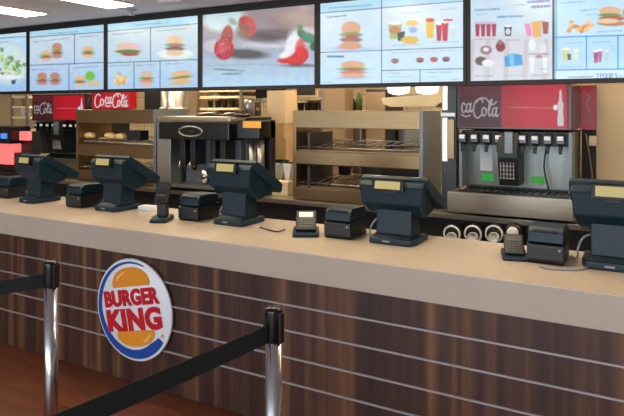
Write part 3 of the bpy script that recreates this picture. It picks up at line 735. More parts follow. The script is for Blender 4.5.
def header_paint(P):
    p = Picture(P, (170, 12, 36)); p.grad((120, 14, 34), (196, 14, 40), 470, 100, 530, 100)
    p.quad([(450, 80), (501, 80), (501, 135), (450, 135)], (62, 18, 26), 1.6)
    p.quad([(450, 80), (501, 80), (501, 97), (450, 95)], (100, 24, 34), 5, .7)
    script_word(p, 461.5, 499, 99, 117.5, 1.25, (178, 170, 176), False)
    p.words(510, 107.4, 553, 108, 1.1, (226, 150, 160), .6)
    p.ell(555.5, 107.5, 2.2, 2.6, (255, 244, 244), 1.5)
    for (cy, rx, ry) in ((94, 1.2, 4), (99, 1.5, 4), (106, 2.9, 6), (112, 2.6, 5), (119, 3.1, 7)): p.ell(560.5, cy, rx, ry, (206, 206, 214), .7)
    p.rect(557.6, 119, 563.6, 126, (206, 206, 214))
    p.quad([(566, 84), (572, 84), (572, 130), (567, 130)], (110, 8, 22), 1); return p
HEAD_MAT = printed_mat('backlit_header', 0.22, 0.8)
def drinks_machine(cx, label):
    t = thing('drinks_machine', label, 'drinks machine', (cx, DM, BC), 0, 'fountain drinks machines on the back counter')
    w = MW/2
    MB().box(-w, w, 0.20, 0.62, 0.0, 0.60, M['darksteel'], 0.004).build('body', t)
    sp = MB().box(-w+0.02, w-0.02, 0.185, 0.199, 0.19, 0.50, M['splash']).build('splash_panel', t)
    MB().box(-w, -w+0.02, -0.0, 0.20, 0.19, 0.6, M['steelside']).build('side_panel', t)
    MB().box(w-0.02, w, -0.0, 0.20, 0.19, 0.6, M['steelside']).build('side_panel', t)
    hd = MB().box(-w, w, -0.05, 0.62, 0.615, 0.935, M['blackgloss'], 0.006).build('header', t)
    MB().box(-w+0.01, w-0.01, 0.04, 0.185, 0.50, 0.60, M['plastic_b'], 0.004).build('valve_bar', t)
    tr = MB().box(-w-0.06, w+0.02, -0.10, 0.19, 0.02, 0.165, M['steelh'], 0.006).build('drip_tray', t)
    g = MB()
    for k in range(16): g.box(-w+0.03+k*(2*w-0.06)/15, -w+0.038+k*(2*w-0.06)/15, -0.06, 0.17, 0.165, 0.175, M['darksteel'])
    g.box(-w+0.02, w-0.02, -0.065, -0.055, 0.165, 0.178, M['blackgloss']); g.box(-w+0.02, w-0.02, 0.165, 0.175, 0.165, 0.178, M['blackgloss']); g.build('grille', tr)
    xs = [-0.93+0.225*k for k in range(4)]+[0.17+0.215*k for k in range(4)]
    for x in xs:
        x = x*w
        v = MB().box(x-0.026, x+0.026, -0.03, 0.05, 0.515, 0.585, M['blackgloss'], 0.008).cyl((x, 0.0, 0.515), (x, 0.0, 0.475), 0.017, M['plastic_b'], 0.012, 14)
        v.prism([(-0.012, 0.515), (-0.02, 0.455), (-0.014, 0.452), (0.0, 0.515)], x-0.012, x+0.012, M['blackgloss'], 'x')
        v = v.build('valve', t)
        MB().box(x-0.019, x+0.019, -0.034, -0.029, 0.545, 0.572, M['paper'], 0.001, 1).build('valve_label', v)
    ic = MB().prism([(-0.02, 0.60), (-0.06, 0.50), (-0.06, 0.42), (-0.03, 0.30), (0.0, 0.22), (0.19, 0.22), (0.19, 0.60)], -0.075, 0.06, M['plastic_b'], 'x', 0.008, 2, mtx=Matrix.Translation((-0.02, 0, 0)))
    ic = ic.build('ice_chute', t)
    MB().box(-0.045, 0.01, -0.075, -0.05, 0.45, 0.60, M['steelside'], 0.006).build('ice_lever', ic)
    rg = MB()
    for k in range(5): rg.box(-0.078+k*0.022, -0.074+k*0.022, -0.052, -0.025, 0.27, 0.40, M['cable'], mtx=Matrix.Rotation(0.0, 4, 'X'))
    for k in range(5): rg.box(-0.078, 0.016, -0.052+k*0.001, -0.045, 0.275+k*0.028, 0.279+k*0.028, M['cable'])
    rg.build('grate', ic)
    MB().box(-0.27, -0.18, 0.178, 0.186, 0.30, 0.47, M['paper']).build('notice', sp)
    MB().box(-0.26, -0.17, 0.176, 0.186, 0.225, 0.275, M['green']).build('green_sticker', sp)
    MB().box(0.09, 0.18, 0.176, 0.186, 0.225, 0.275, M['green']).build('green_sticker', sp)
    h = MB().tube(smooth_pts([(0.20, 0.14, 0.50), (0.19, 0.10, 0.35), (0.22, 0.10, 0.20)]), 0.006, M['plastic_b']); h.build('hose', t)
    return t, hd
mcx = (HX0+HX1)/2
mt_, hd = drinks_machine(mcx, 'fountain drinks machine with wide red lit header, right of the large steel rack')
grid('header_picture', -MW/2+0.012, MW/2-0.012, 0.628, 0.922, -0.052, 220, 84, header_paint, HEAD_MAT, hd, (mcx, DM, BC))
m1 = dup(mt_, None, 'red-topped fountain drinks machine in the far left corner beside the small rack')
m1.scale = (1.3, 1, 1); m1.location = (XD(86, 4.86)-1.3*MW/2, 4.92, BC)
tag(MB().box(XD(86, 4.86)-1.3*MW, XD(86, 4.86)+0.03, 5.003, 5.56, 0, BC-0.001, M['darksteel'], 0.004).build('machine_stand'), 'dark cabinet standing behind the worktop under the far left drinks machine', 'stand')

# cup dispensers below, set in the front of the back counter
c0 = None
for k, px in enumerate((452, 473, 494)):
    x = XD(px, 4.2); loc = (x, 4.3, ZD(px, 234, 4.2))
    lab = ['leftmost of the round cup dispensers under the drinks machine', 'middle one of the round cup dispensers under the drinks machine', 'third round cup dispenser from the left under the drinks machine'][k]
    if c0 is None:
        t = thing('cup_dispenser', lab, 'cup dispenser', loc, 0, 'round cup dispensers in the back counter')
        MB().lathe([(0.058, 0), (0.062, 0.02), (0.062, 0.09), (0.066, 0.10), (0.056, 0.104)], M['plastic_b'], seg=28, mtx=Matrix.Rotation(PI/2, 4, 'X')).build('tube', t)
        rr = MB().tube([(0.056*math.cos(a), -0.104, 0.056*math.sin(a)) for a in np.linspace(0, 2*PI, 29)[:-1]], 0.007, M['white'], 8, True); rr.build('rim', t)
        MB().lathe([(0.030, 0.104), (0.036, 0.14), (0.032, 0.142), (0.026, 0.128)], M['paper'], seg=24, mtx=Matrix.Translation((0.006, 0, -0.016)) @ Matrix.Rotation(PI/2, 4, 'X')).build('cup', t)
        c0 = t
    else: dup(c0, loc, lab)
x = XD(513, 4.2)
t = thing('cup_dispenser', 'small white-capped cup dispenser right of the three larger ones', 'cup dispenser', (x, 4.3, ZD(513, 232, 4.2)), 0, 'round cup dispensers in the back counter')
MB().lathe([(0.05, 0), (0.054, 0.02), (0.054, 0.10)], M['plastic_b'], seg=24, mtx=Matrix.Rotation(PI/2, 4, 'X')).build('tube', t)
MB().lathe([(0.036, 0.10), (0.036, 0.13), (0.03, 0.135)], M['white'], seg=24, mtx=Matrix.Rotation(PI/2, 4, 'X')).build('cup', t)

# ------------------------------------------------------------------ back counter
bx0, bx1 = -7.4, 0.5
tag(MB().box(bx0, bx1, 4.28, 5.0, 0.825, 0.862, M['steelh'], 0.004).build('back_worktop'), 'long stainless worktop along the kitchen side under the machines', 'worktop')
cab0 = None; n = 8; cw = (bx1-bx0)/n
for k in range(n):
    loc = (bx0+cw*(k+0.5), 4.34, 0)
    if cab0 is None:
        t = thing('base_cabinet', 'dark base cabinet below the stainless worktop', 'cabinet', loc, 0, 'base cabinets under the back worktop')
        MB().box(-cw/2+0.003, cw/2-0.003, 0, 0.6, 0.06, 0.824, M['darksteel']).box(-cw/2+0.003, cw/2-0.003, 0.05, 0.6, 0.0, 0.06, M['dark']).build('body', t)
        for s in (-1, 1):
            a, b = (-cw/2+0.01, -0.004) if s < 0 else (0.004, cw/2-0.01)
            d = MB().box(a, b, -0.018, -0.001, 0.09, 0.66, M['darksteel'], 0.003).build('door', t)
            MB().cyl((-s*-0.05, -0.035, 0.45), (-s*-0.05, -0.035, 0.6), 0.006, M['chrome'], seg=10).build('handle', d)
        cab0 = t
    else: dup(cab0, loc)

# ------------------------------------------------------------------ heated racks
def rack(px0, px1, d, depth, label, zt, bands, shelves, dark_in=False):
    x0, x1 = XD(px0, d), XD(px1, d); w = x1-x0
    t = thing('holding_rack', label, 'shelf rack', ((x0+x1)/2, d, BC))
    w2 = w/2; zt -= BC
    MB().box(-w2, -w2+0.03, 0, depth, 0, zt, M['bronze'], 0.003).build('side_panel', t)
    MB().box(w2-0.03, w2, 0, depth, 0, zt, M['steelside'], 0.003).build('side_panel', t)
    MB().box(-w2+0.03, w2-0.03, 0.02, depth, zt-0.03, zt-0.002, M['bronze'], 0.002).build('top_panel', t)
    MB().box(-w2+0.03, w2-0.03, 0.02, depth, 0.002, 0.03, M['bronze'], 0.002).build('floor_panel', t)
    for z0, z1 in bands:
        MB().box(-w2+0.028, w2-0.028, -0.004, 0.03, z0-BC, z1-BC, M['bronze'], 0.006).build('front_band', t)
    for z in shelves:
        z -= BC; sh = MB()
        for k in range(15):
            x = -w2+0.06+k*(w-0.12)/14; sh.cyl((x, 0.04, z), (x, depth-0.02, z+0.045), 0.005, M['steel'], seg=8)
        for yy, zz in ((0.04, z), (depth*0.5, z+0.022), (depth-0.02, z+0.045)): sh.cyl((-w2+0.03, yy, zz), (w2-0.03, yy, zz), 0.006, M['steel'], seg=8)
        sh.build('wire_shelf', t)
        MB().box(-w2+0.03, w2-0.03, 0.03, depth-0.02, z-0.05, z-0.02, M['bronze']).build('tray', t)
    return t, w2
rk2, w2 = rack(293, 423, 4.35, 0.46, 'large stainless shelf rack with three wide bands, right of centre', 1.607,
               [(1.462, 1.605), (1.16, 1.27), (0.87, 0.965)], [1.30, 1.0])
MB().box(-0.012, 0.012, 0.02, 0.44, 0.42, 0.56, M['darksteel'], 0.003, mtx=Matrix.Translation((-w2+0.14, 0, 0))).build('divider', rk2)
MB().box(-0.012, 0.012, 0.02, 0.44, 0.05, 0.28, M['darksteel'], 0.003, mtx=Matrix.Translation((-w2+0.14, 0, 0))).build('divider', rk2)
rk1, w1 = rack(76, 156, 4.38, 0.46, 'smaller brown shelf rack at left, below the red script sign', 1.615,
               [(1.475, 1.612), (1.13, 1.24), (0.88, 0.98)], [1.27, 1.0])
zs = 1.27+0.02
for k, (px, lab) in enumerate(((90, 'crumpled paper-wrapped burger at the left on the small brown rack'), (110, 'crumpled paper-wrapped burger in the middle of the small brown rack'), (121, 'wrapped burger beside the black box on the small brown rack'))):
    b = bmesh.new(); bmesh.ops.create_icosphere(b, subdivisions=2, radius=0.06)
    for v in b.verts: v.co = Vector((v.co.x*1.1, v.co.y, v.co.z*0.62))*(1+random.uniform(-0.12, 0.12))
    m = MB(); m._merge(b, M['wrap'])
    tag(m.build('wrapped_burger', None, (XD(px, 4.5), 4.5, zs+0.045)), lab, 'wrapped burger', 'wrapped burgers on the small rack')
tag(MB().box(-0.09, 0.09, -0.06, 0.06, 0, 0.10, M['plastic_b'], 0.006).build('timer_box', None, (XD(138, 4.5), 4.5, zs+0.012)), 'small black box on the upper shelf of the brown rack', 'box')
for k, (px, lab) in enumerate(((318, 'dark sauce tub at left in the lower bay of the large rack'), (345, 'dark sauce tub at right in the lower bay of the large rack'))):
    tg = MB().lathe([(0.05, 0), (0.06, 0.07), (0.063, 0.075), (0.055, 0.08)], M['dark'])
    tag(tg.build('sauce_tub', None, (XD(px, 4.72), 4.72, 1.036+0.012)), lab, 'tub', 'sauce tubs in the large rack')

# ------------------------------------------------------------------ shake machine
dS = 4.3; sx0, sx1 = XD(157, dS), XD(231, dS); sw = sx1-sx0
t = thing('shake_machine', 'tall stainless shake machine with black band and oval badge, left of centre', 'shake machine', ((sx0+sx1)/2, dS, BC))
h2 = sw/2
MB().box(-h2, h2, 0.22, 0.66, 0, 0.68, M['darksteel'], 0.006).build('body', t)
MB().box(-h2, -h2+0.17, 0.0, 0.22, 0.0, 0.68, M['steel'], 0.006).build('side_column', t)
MB().box(-h2, h2, -0.01, 0.5, 0.635, 0.69, M['steelh'], 0.02).build('top_cap', t)
hb = MB().box(-h2+0.05, h2, -0.03, 0.22, 0.475, 0.634, M['blackgloss'], 0.01).build('header_band', t)
ov = MB(); cxo = XD(190, dS-0.04)-(sx0+sx1)/2; czo = ZD(190, 131.5, dS-0.04)-BC
ov.tube([(cxo+0.135*math.cos(a), -0.034, czo+0.045*math.sin(a)) for a in np.linspace(0, 2*PI, 41)[:-1]], 0.008, M['steel'], 8, True)
ov.tube([(cxo-0.05, -0.034, czo), (cxo-0.02, -0.034, czo+0.014), (cxo+0.01, -0.034, czo-0.006), (cxo+0.05, -0.034, czo+0.004)], 0.005, M['darksteel'], 6)
ov.build('oval_badge', hb)
MB().lathe([(0.13, 0.0), (0.14, 0.01), (0.12, 0.03), (0.03, 0.04)], M['blackgloss'], (0.05, 0.2, 0.69)).build('hopper_lid', t)
MB().lathe([(0.13, 0.0), (0.14, 0.01), (0.12, 0.03), (0.03, 0.04)], M['blackgloss'], (0.35, 0.2, 0.69)).build('hopper_lid', t)
for px in (181, 191, 211, 221):
    x = XD(px, dS)-(sx0+sx1)/2
    hd2 = MB().box(x-0.032, x+0.032, 0.02, 0.17, 0.24, 0.475, M['plastic_b'], 0.012).cyl((x, 0.05, 0.24), (x, 0.05, 0.19), 0.024, M['blackgloss'], 0.018).build('dispensing_head', t)
    MB().cyl((x, 0.0, 0.30), (x+0.02, -0.05, 0.22), 0.008, M['chrome'], seg=10).build('lever', hd2)
MB().box(-h2+0.17, h2, -0.04, 0.22, 0.03, 0.06, M['steel'], 0.004).build('drip_tray', t)
MB().box(-h2+0.2, h2-0.03, 0.185, 0.219, 0.06, 0.47, M['steelside'], 0.004).build('lower_panel', t)
for k in range(2):
    MB().cyl((0.1+0.14*k, 0.06, 0.07), (0.1+0.14*k, 0.06, 0.2), 0.035, M['chrome'], 0.045).build('mixing_cup', t)

# coffee brewer
db = 4.32; a0, a1 = XD(241, db), XD(263, db)
t = thing('coffee_brewer', 'black coffee brewer with amber label and twin steel tubes behind the middle register', 'coffee brewer', ((a0+a1)/2, db, BC)); q = (a1-a0)/2
MB().box(-q, q, 0.12, 0.2, 0, 0.66, M['plastic_b'], 0.008).build('body', t)
MB().box(-q, q, -0.06, 0.2, 0.50, 0.655, M['blackgloss'], 0.008).build('head', t)
lx0, lx1 = XD(243, db-0.06)-(a0+a1)/2, XD(261, db-0.06)-(a0+a1)/2
MB().box(lx0, lx1, -0.064, -0.059, 0.595, 0.652, M['amber'], 0.001, 1).build('amber_label', t)
for px in (248.5, 257):
    x = XD(px, db)-(a0+a1)/2
    s = MB().cyl((x, 0.04, 0.036), (x, 0.04, 0.50), 0.044, M['steel'], seg=24).build('steel_tube', t)
    MB().box(x-0.006, x+0.006, -0.012, 0.0, 0.2, 0.45, M['blackgloss'], 0.002).build('sight_gauge', s)
MB().box(-q, q, -0.05, 0.119, 0, 0.035, M['blackgloss'], 0.004).build('drip_tray', t)

# frozen drink machine far left
df = 4.35; a0, a1 = XD(-16, df), XD(25, df); cx = (a0+a1)/2; q = (a1-a0)/2
t = thing('frozen_drink_machine', 'frozen drink machine with red glowing tank at the far left edge', 'drink machine', (cx, df, BC))
MB().box(-q, q, 0.1, 0.2, 0, 0.50, M['plastic_b'], 0.01).build('body', t)
b = MB().box(-q, XD(15, df)-cx, -0.06, 0.2, 0.361, 0.56, M['blackgloss'], 0.01).build('head', t)
MB().box(XD(6, df)-cx, XD(12, df)-cx, -0.066, -0.059, 0.42, 0.48, M['blueglow']).build('blue_badge', b)
MB().box(-q+0.02, XD(14, df)-cx, -0.03, 0.099, 0.12, 0.36, M['redglow'], 0.02, 3).build('tank', t)
MB().box(XD(16, df)-cx, XD(24, df)-cx, 0.04, 0.099, 0.40, 0.50, M['redglow'], 0.004).build('side_lamp', t)
MB().box(XD(14, df)-cx, q, 0.0, 0.1, 0.04, 0.26, M['darksteel'], 0.004).build('front_panel', t)
MB().box(-q, q, -0.08, 0.1, 0, 0.04, M['blackgloss'], 0.004).build('drip_tray', t)

# upright drinks cooler with red sign behind the small rack
def sign_paint(P):
    p = Picture(P, (206, 34, 48)); p.grad((190, 20, 36), (214, 50, 60), 92, 100, 131, 100)
    script_word(p, 95, 128, 94.3, 107.3, 1.0, (238, 232, 236), True); return p
dc = 4.44; a0, a1 = XD(92, dc), XD(131, dc); cx = (a0+a1)/2; q = (a1-a0)/2
t = thing('lit_sign', 'bright red sign with white script lettering standing on top of the small brown rack', 'sign', (cx, dc, 1.616))
MB().box(-q, q, 0.0, 0.08, 0.004, 0.215, M['red'], 0.004).build('box', t)
for sx in (-1, 1): MB().box(sx*q*0.7-0.02, sx*q*0.7+0.02, 0.0, 0.08, 0.0, 0.006, M['dark']).build('foot', t)
grid('header_picture', -q+0.008, q-0.008, 0.010, 0.208, -0.0015, 110, 50, sign_paint, HEAD_MAT, t, (cx, dc, 1.616))
# narrow red cooler right of the drinks machine
def side_paint(P):
    p = Picture(P, (140, 12, 32))
    for y in (98, 106, 114, 121): p.ell(587, y, 3.6, 3.2, (96, 62, 52), 1.4, 0, .8)
    p.line([(583, 92), (590, 96), (586, 104), (590, 112)], .9, (190, 90, 100), .7, .6); return p
dc = 4.99; a0, a1 = XD(581, dc), XD(596, dc); cx = (a0+a1)/2; q = (a1-a0)/2
t = thing('side_cooler', 'narrow dark cooler with red patterned top between drinks machine and pale pillar', 'cooler', (cx, dc, 0))
MB().box(-q, q, 0.03, 0.24, 0, 1.80, M['dark'], 0.004).build('cabinet', t)
hd = MB().box(-q, q, -0.01, 0.029, 1.46, 1.80, M['darkred'], 0.003).build('header', t)
grid('header_picture', -q+0.005, q-0.005, 1.465, 1.795, -0.0115, 40, 70, side_paint, HEAD_MAT, hd, (cx, dc, 0))
MB().tube(smooth_pts([(-0.02, 0.0, 1.44), (0.0, 0.0, 1.31), (0.02, 0.0, 1.16), (0.03, 0.0, 1.02)]), 0.007, M['bronze']).build('pipe', t)
MB().box(-0.0, 0.06, -0.005, 0.029, 1.34, 1.42, M['bronze'], 0.004).build('tap', t)

# steel door frame between large rack and drinks machine: glow in the slots stands in for the bright kitchen
dq = 4.5; a0, a1 = XD(441, dq), XD(455.5, dq); cx = (a0+a1)/2; q = (a1-a0)/2
t = thing('steel_pass_frame', 'narrow upright steel frame with bright vertical slots beside the drinks machine', 'steel frame', (cx, dq, BC))
MB().box(-q, q, 0.02, 0.12, 0, 1.0, M['darksteel'], 0.003).build('panel', t)
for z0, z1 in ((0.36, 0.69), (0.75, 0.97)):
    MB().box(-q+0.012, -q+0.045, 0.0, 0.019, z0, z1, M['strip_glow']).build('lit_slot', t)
MB().box(-q+0.05, q-0.01, -0.01, 0.019, 0.38, 0.68, M['bronze'], 0.003).build('cover_plate', t)
MB().box(-q, q, -0.01, 0.019, 0.70, 0.73, M['steel'], 0.003).build('cross_bar', t)

# ------------------------------------------------------------------ kitchen beyond
def kshelf(px0, px1, d, z0, z1, levels, label, depth=0.4, mat='cream'):
    x0, x1 = XD(px0, d), XD(px1, d); cx = (x0+x1)/2; q = (x1-x0)/2
    t = thing('kitchen_shelf', label, 'shelf unit', (cx, d, 0))
    for sx in (-1, 1):
        for y in (0.0, depth):
            MB().box(sx*q-0.018, sx*q+0.018, y-0.015, y+0.015, 0, z1, M['steel']).build('post', t)
    for z in levels: MB().box(-q, q, -0.01, depth+0.01, z-0.03, z, M[mat], 0.003).build('shelf', t)
    MB().box(-q, q, depth+0.01, depth+0.02, z0, z1, M['brown']).build('back_panel', t)
    return t, x0, x1
def cups(px0, px1, d, z, n, r, h, labels, group, mat):
    """a row of paper cup stacks on a shelf, all alike"""
    x0, x1 = XD(px0, d), XD(px1, d); first = None
    for k in range(n):
        x = x0+(k+0.5)*(x1-x0)/n
        if first is None:
            first = MB().lathe([(r*0.8, 0), (r, h*0.9), (r*1.08, h*0.92), (r*1.08, h), (r*0.9, h)], mat, seg=20).build('cup_stack', None, (x, d+0.1, z+0.001))
            tag(first, labels, 'cup stack', group)
        else:
            c = first.copy(); COL.objects.link(c); c.location = (x, d+0.1, z+0.001)
kshelf(199, 241, 5.9, 0.9, 1.86, [1.0, 1.25, 1.50, 1.635, 1.78, 1.86], 'cream kitchen shelf unit stacked with cups behind the shake machine')
cups(202, 238, 5.9, 1.635, 5, 0.034, 0.09, 'pale cup stack on the upper kitchen shelf behind the shake machine', 'cup stacks on the upper shelf behind the shake machine', M['dark'])
cups(202, 238, 5.9, 1.50, 5, 0.034, 0.085, 'cup stack on the lower kitchen shelf behind the shake machine', 'cup stacks on the lower shelf behind the shake machine', M['dark'])
kshelf(290, 323, 5.9, 0.9, 1.85, [1.0, 1.3, 1.60, 1.75], 'cream kitchen shelf unit behind the left end of the large rack')
cups(293, 321, 5.9, 1.60, 4, 0.04, 0.09, 'dark cup stack on the kitchen shelf under the framed picture', 'cup stacks under the framed picture', M['dark'])
cups(294, 320, 5.9, 1.0, 4, 0.04, 0.12, 'pale cup stack low on the kitchen shelf seen through the large rack', 'low cup stacks behind the large rack', M['paper'])
kshelf(12, 27, 5.2, 0.9, 1.82, [1.0, 1.35, 1.52, 1.66, 1.80], 'small cream shelf unit near the far left edge, under the screens')
cups(15, 24, 5.2, 1.52, 3, 0.024, 0.11, 'pale cup stack on the small far left shelf', 'cup stacks on the far left shelf', M['paper'])
cups(15, 24, 5.2, 1.66, 3, 0.024, 0.09, 'brown cup stack on top level of the small far left shelf', 'cup stacks on the far left top shelf', M['brown'])
kshelf(254, 274, 5.6, 0.9, 1.74, [1.0, 1.3, 1.52, 1.72], 'grey kitchen shelf unit under the dark monitor', 0.4, 'steelh')
# monitor
t = thing('kitchen_monitor', 'dark order monitor hanging in the kitchen below the strawberry screen', 'monitor', (XD(270, 5.5), 5.5, 1.74))
MB().box(-0.19, 0.19, 0, 0.05, 0.0, 0.22, M['blackgloss'], 0.005).build('casing', t)
MB().cyl((0, 0.03, 0.2), (0, 0.03, ZC-1.74), 0.015, M['darksteel']).build('ceiling_mount', t)
# picture on shelf
t = thing('framed_notice', 'small framed picture standing on the kitchen shelf left of the large rack top', 'picture frame', (XD(305, 5.85), 5.87, 1.751))
MB().box(-0.15, 0.15, 0, 0.02, 0, 0.2, M['cream'], 0.004).build('frame', t)
MB().box(-0.12, 0.12, -0.003, 0.0, 0.025, 0.175, M['darksteel']).build('print', t)
# carton column
cx = XD(282, 5.2)
for k, (z, hh, w, lab) in enumerate(((0.862, 0.22, 0.26, 'brown carton at the bottom of the stack left of the large rack'), (1.083, 0.25, 0.24, 'brown carton in the middle of the stack left of the large rack'), (1.334, 0.14, 0.2, 'brown carton third up the stack left of the large rack'), (1.475, 0.33, 0.21, 'tall beige carton on top of the stack left of the large rack'))):
    tag(MB().box(-w/2, w/2, -0.12, 0.12, 0, hh, M['card'] if k < 3 else M['tan'], 0.004).build('carton', None, (cx, 5.2, z)), lab, 'carton', 'cartons stacked left of the large rack')
tag(MB().box(-0.2, 0.2, -0.2, 0.2, 0, 0.861, M['darksteel'], 0.005).build('equipment_stand', None, (cx, 5.24, 0)), 'dark stand under the stack of cartons', 'stand')
# white solids put in for reflections in the steel right of the brewer
for px, lab in ((275, 'white shape made up for a bright reflection just right of the coffee brewer'), (285.5, 'white shape made up for a bright reflection beside the left post of the large rack')):
    x = XD(px, 4.6); m = MB().prism([(-0.045, 0.17), (0.045, 0.17), (0.036, 0.10), (0.012, 0.0), (-0.012, 0.0), (-0.034, 0.09)], -0.03, 0.03, M['paper'], 'y', 0.008)
    t = thing('white_glint', lab, 'reflection shape', (x, 4.655, 0.955), 0, 'white reflection shapes by the brewer'); m.build('glint', t)
    MB().box(-0.045, 0.045, -0.01, 0.01, 0.17, 0.185, M['darksteel']).build('clip', t)
tag(MB().box(XD(260, 4.7), XD(291, 4.7), 4.64, 4.67, 1.141, 1.16, M['darksteel']).box(XD(260, 4.7), XD(260, 4.7)+0.02, 4.64, 4.67, BC, 1.141, M['darksteel']).box(XD(291, 4.7)-0.02, XD(291, 4.7), 4.64, 4.67, BC, 1.141, M['darksteel']).build('glint_rail'), 'made-up dark rail holding the white reflection shapes beside the large rack', 'rail')
tag(MB().box(XD(274, 4.5), XD(290, 4.5), 4.46, 4.56, BC, 0.985, M['cream'], 0.01).build('food_box', None), 'cream box on the worktop beside the left post of the large rack', 'box')
# stainless vent and brown column at left of shelves
t = thing('steel_duct', 'shiny steel duct in the kitchen above the shake machine', 'duct', (XD(175, 5.6), 5.6, 0))
MB().cyl((0, 0, 0), (0, 0, ZC), 0.17, M['steel'], seg=32).build('pipe', t)
MB().lathe([(0.18, 1.60), (0.19, 1.61), (0.19, 1.63), (0.18, 1.64)], M['steel']).build('collar', t)
tag(MB().box(XD(185, 6.2), XD(198, 6.2), 6.2, 6.4, 0, ZC, M['brown'], 0.01).build('brown_column'), kind='structure'); 
t = thing('wall_cabinet', 'dark wall cabinet in the kitchen between red sign and steel duct', 'cabinet', (XD(157, 6.4), 6.4, 1.55))
MB().box(-0.24, 0.24, 0, 0.6, 0, 0.6, M['dark'], 0.005).build('body', t); MB().box(-0.22, 0.22, -0.02, 0, 0.02, 0.58, M['plastic_b'], 0.005).build('door', t)
# steel can
tag(MB().lathe([(0.05, 0), (0.05, 0.2), (0.04, 0.22), (0.02, 0.225)], M['steel'], (XD(248.5, 5.3), 5.3, 1.50)).build('steel_canister'), 'narrow steel canister standing on the brewer left of the monitor', 'canister')
tag(MB().box(XD(240, 5.3), XD(255, 5.3), 5.2, 5.5, 0, 1.50, M['darksteel']).build('kitchen_cabinet'), 'grey kitchen cabinet behind the brewer carrying the steel canister', 'cabinet')
# brown panel column, tiles, hood with lamp
tag(MB().box(XD(323, 5.5), XD(345, 5.5), 5.5, 5.7, 0, ZC, M['brown'], 0.006).build('trim_1'), kind='structure')
t = thing('fryer_hood', 'tan fryer hood with bright white lamps in the kitchen above the large rack', 'hood', (XD(410, 5.5), 5.5, 1.62))
q = 0.30
MB().prism([(-q, 0.10), (-q+0.02, 0.05), (-q+0.10, 0.02), (q-0.05, 0.02), (q, 0.06), (q, 0.14), (q-0.02, 0.145), (-q+0.02, 0.11)], 0, 0.5, M['cream'], 'y', 0.004).build('rim', t)
MB().box(-q, q, 0.3, 0.6, 0.145, ZC-1.62, M['tan']).build('body', t)
for s in (-1, 1):
    MB().prism([(s*0.145-0.13, 0.30), (s*0.145+0.13, 0.30), (s*0.145+0.10, 0.16), (s*0.145, 0.135), (s*0.145-0.10, 0.16)], 0.05, 0.1, M['brightwin'], 'y', 0.004).build('lamp', t)
MB().box(-q, q, 0.02, 0.3, 0.31, 0.34, M['steel']).build('lamp_rail', t)
t = thing('grill_cabinet', 'grey brown kitchen cabinet behind the middle of the large rack', 'cabinet', (XD(376, 5.9), 5.9, 0))
MB().box(-0.12, 0.12, 0, 0.5, 0, 1.83, M['darksteel'], 0.01).build('body', t); MB().box(-0.11, 0.11, -0.02, 0, 1.2, 1.8, M['brown'], 0.004).build('door', t)
tag(MB().lathe([(0.03, 0), (0.035, 0.1), (0.02, 0.13), (0.02, 0.15)], M['dark'], (XD(353, 5.9), 5.9, 1.581)).build('sauce_bottle'), 'small dark bottle in the kitchen above the middle of the large rack', 'bottle')
tag(MB().lathe([(0.03, 0), (0.035, 0.14), (0.02, 0.18), (0.02, 0.22)], plain('green_bottle', (70, 96, 50), .4), (XD(359, 5.9), 5.9, 1.581)).build('sauce_bottle'), 'tall green bottle in the kitchen above the middle of the large rack', 'bottle')
tag(MB().box(XD(340, 5.8), XD(361, 5.8), 5.8, 6.2, 0, 1.58, M['steelh'], 0.004).build('prep_table'), 'steel prep unit in the kitchen carrying the two bottles', 'prep table')
t = thing('steel_fryer', 'stainless kitchen fryer seen through the openings of the large rack', 'fryer', (XD(400, 5.7), 5.7, 0))
MB().box(-0.21, 0.21, 0, 0.6, 0, 1.2, M['steelh'], 0.01).build('body', t); MB().box(-0.21, 0.21, 0.5, 0.6, 1.2, 1.5, M['steelh'], 0.005).build('backsplash', t)
MB().box(-0.2, 0.2, -0.02, 0.0, 0.9, 1.1, M['plastic_b'], 0.004).build('control_panel', t)
# ------------------------------------------------------------------ ceiling lights and fittings
def troffer(x0, x1, y0, y1, label, group, mat, kitchen=False):
    t = thing('ceiling_light', label, 'ceiling light', ((x0+x1)/2, (y0+y1)/2, ZC), 0, group); a, b = (x1-x0)/2, (y1-y0)/2
    MB().box(-a-0.012, a+0.012, -b-0.012, b+0.012, -0.012, -0.001, M['white'], 0.002).build('frame', t)
    MB().box(-a, a, -b, b, -0.018, -0.012, mat).build('diffuser', t)
troffer(-5.19, -4.89, 2.5, 3.7, 'white panel ceiling light at the far left edge', 'white panel lights in the customer ceiling', M['lamp'])
troffer(-4.12, -3.83, 2.55, 3.75, 'white panel ceiling light near the top left, right of the edge one', 'white panel lights in the customer ceiling', M['lamp'])
for k in range(1, 5):
    troffer(-4.12+1.07*k, -3.83+1.07*k, 2.45, 3.65, 'white panel ceiling light above the counter, out of frame', 'white panel lights over the counter', M['lamp'])
for k in range(4):
    troffer(-6.8+1.9*k, -6.2+1.9*k, 5.2, 5.8, 'warm square ceiling light in the kitchen, hidden above the screens', 'kitchen ceiling lights', M['lampk'])
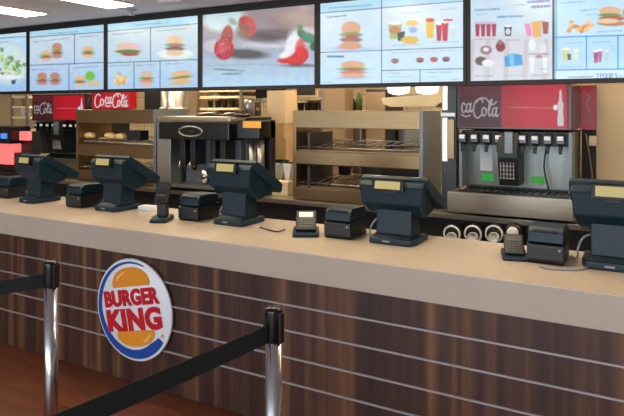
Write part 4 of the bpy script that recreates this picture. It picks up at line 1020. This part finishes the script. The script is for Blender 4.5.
for k in range(-1, 4):  # unseen strips added to brighten the aisle, far left machine and pillar
    troffer(-5.2+1.8*k, -4.2+1.8*k, 4.4, 4.6, 'added warm fill strip above the machines, hidden by the screens', 'added aisle fill lights', M['lampk'])
t = thing('sprinkler', 'small grey sprinkler head on the ceiling above the third screen from left', 'sprinkler', (XD(131.5, 3.95), 3.95, ZC))
MB().cyl((0, 0, -0.03), (0, 0, 0), 0.014, M['cable'], seg=12).build('stem', t); MB().lathe([(0.045, -0.008), (0.045, -0.001), (0.04, 0)], M['cable']).build('plate', t); MB().lathe([(0.03, -0.055), (0.03, -0.05), (0.012, -0.03)], M['cable']).build('deflector', t)
t = thing('ceiling_vent', 'faint round ceiling vent above the screen of sandwich boxes', 'vent', (XD(188, 3.95), 3.75, ZC))
MB().lathe([(0.16, -0.012), (0.17, -0.006), (0.17, -0.001)], M['ceil']).lathe([(0.10, -0.03), (0.11, -0.02), (0.08, -0.012)], M['ceil']).build('cover', t)
t = thing('ceiling_spot', 'small bright recessed ceiling spot above the strawberry screen', 'ceiling light', (XD(255, 3.82), 3.82, ZC))
MB().lathe([(0.09, -0.008), (0.10, -0.001)], M['white']).build('trim_ring', t); MB().lathe([(0.07, -0.011), (0.075, -0.008)], M['lamp']).build('bulb', t)

# ------------------------------------------------------------------ light
w = bpy.data.worlds.new('world'); sc.world = w; w.use_nodes = True
bg = w.node_tree.nodes['Background']; bg.inputs[0].default_value = (0.72, 0.84, 1.0, 1); bg.inputs[1].default_value = 1.0
def area(name, loc, rot_, sx, sy, power, col):
    l = bpy.data.lights.new(name, 'AREA'); l.shape = 'RECTANGLE'; l.size = sx; l.size_y = sy; l.energy = power; l.color = col
    o = bpy.data.objects.new(name, l); COL.objects.link(o); o.location = loc; o.rotation_euler = rot_; return o
for x, pw in ((-7.9, 30), (-5.05, 55), (-2.05, 95), (0.95, 125)):
    area('window_daylight', (x, YF-0.15, 1.4), (PI/2, 0, 0), 2.6, 1.8, pw, (0.84, 0.93, 1.0))
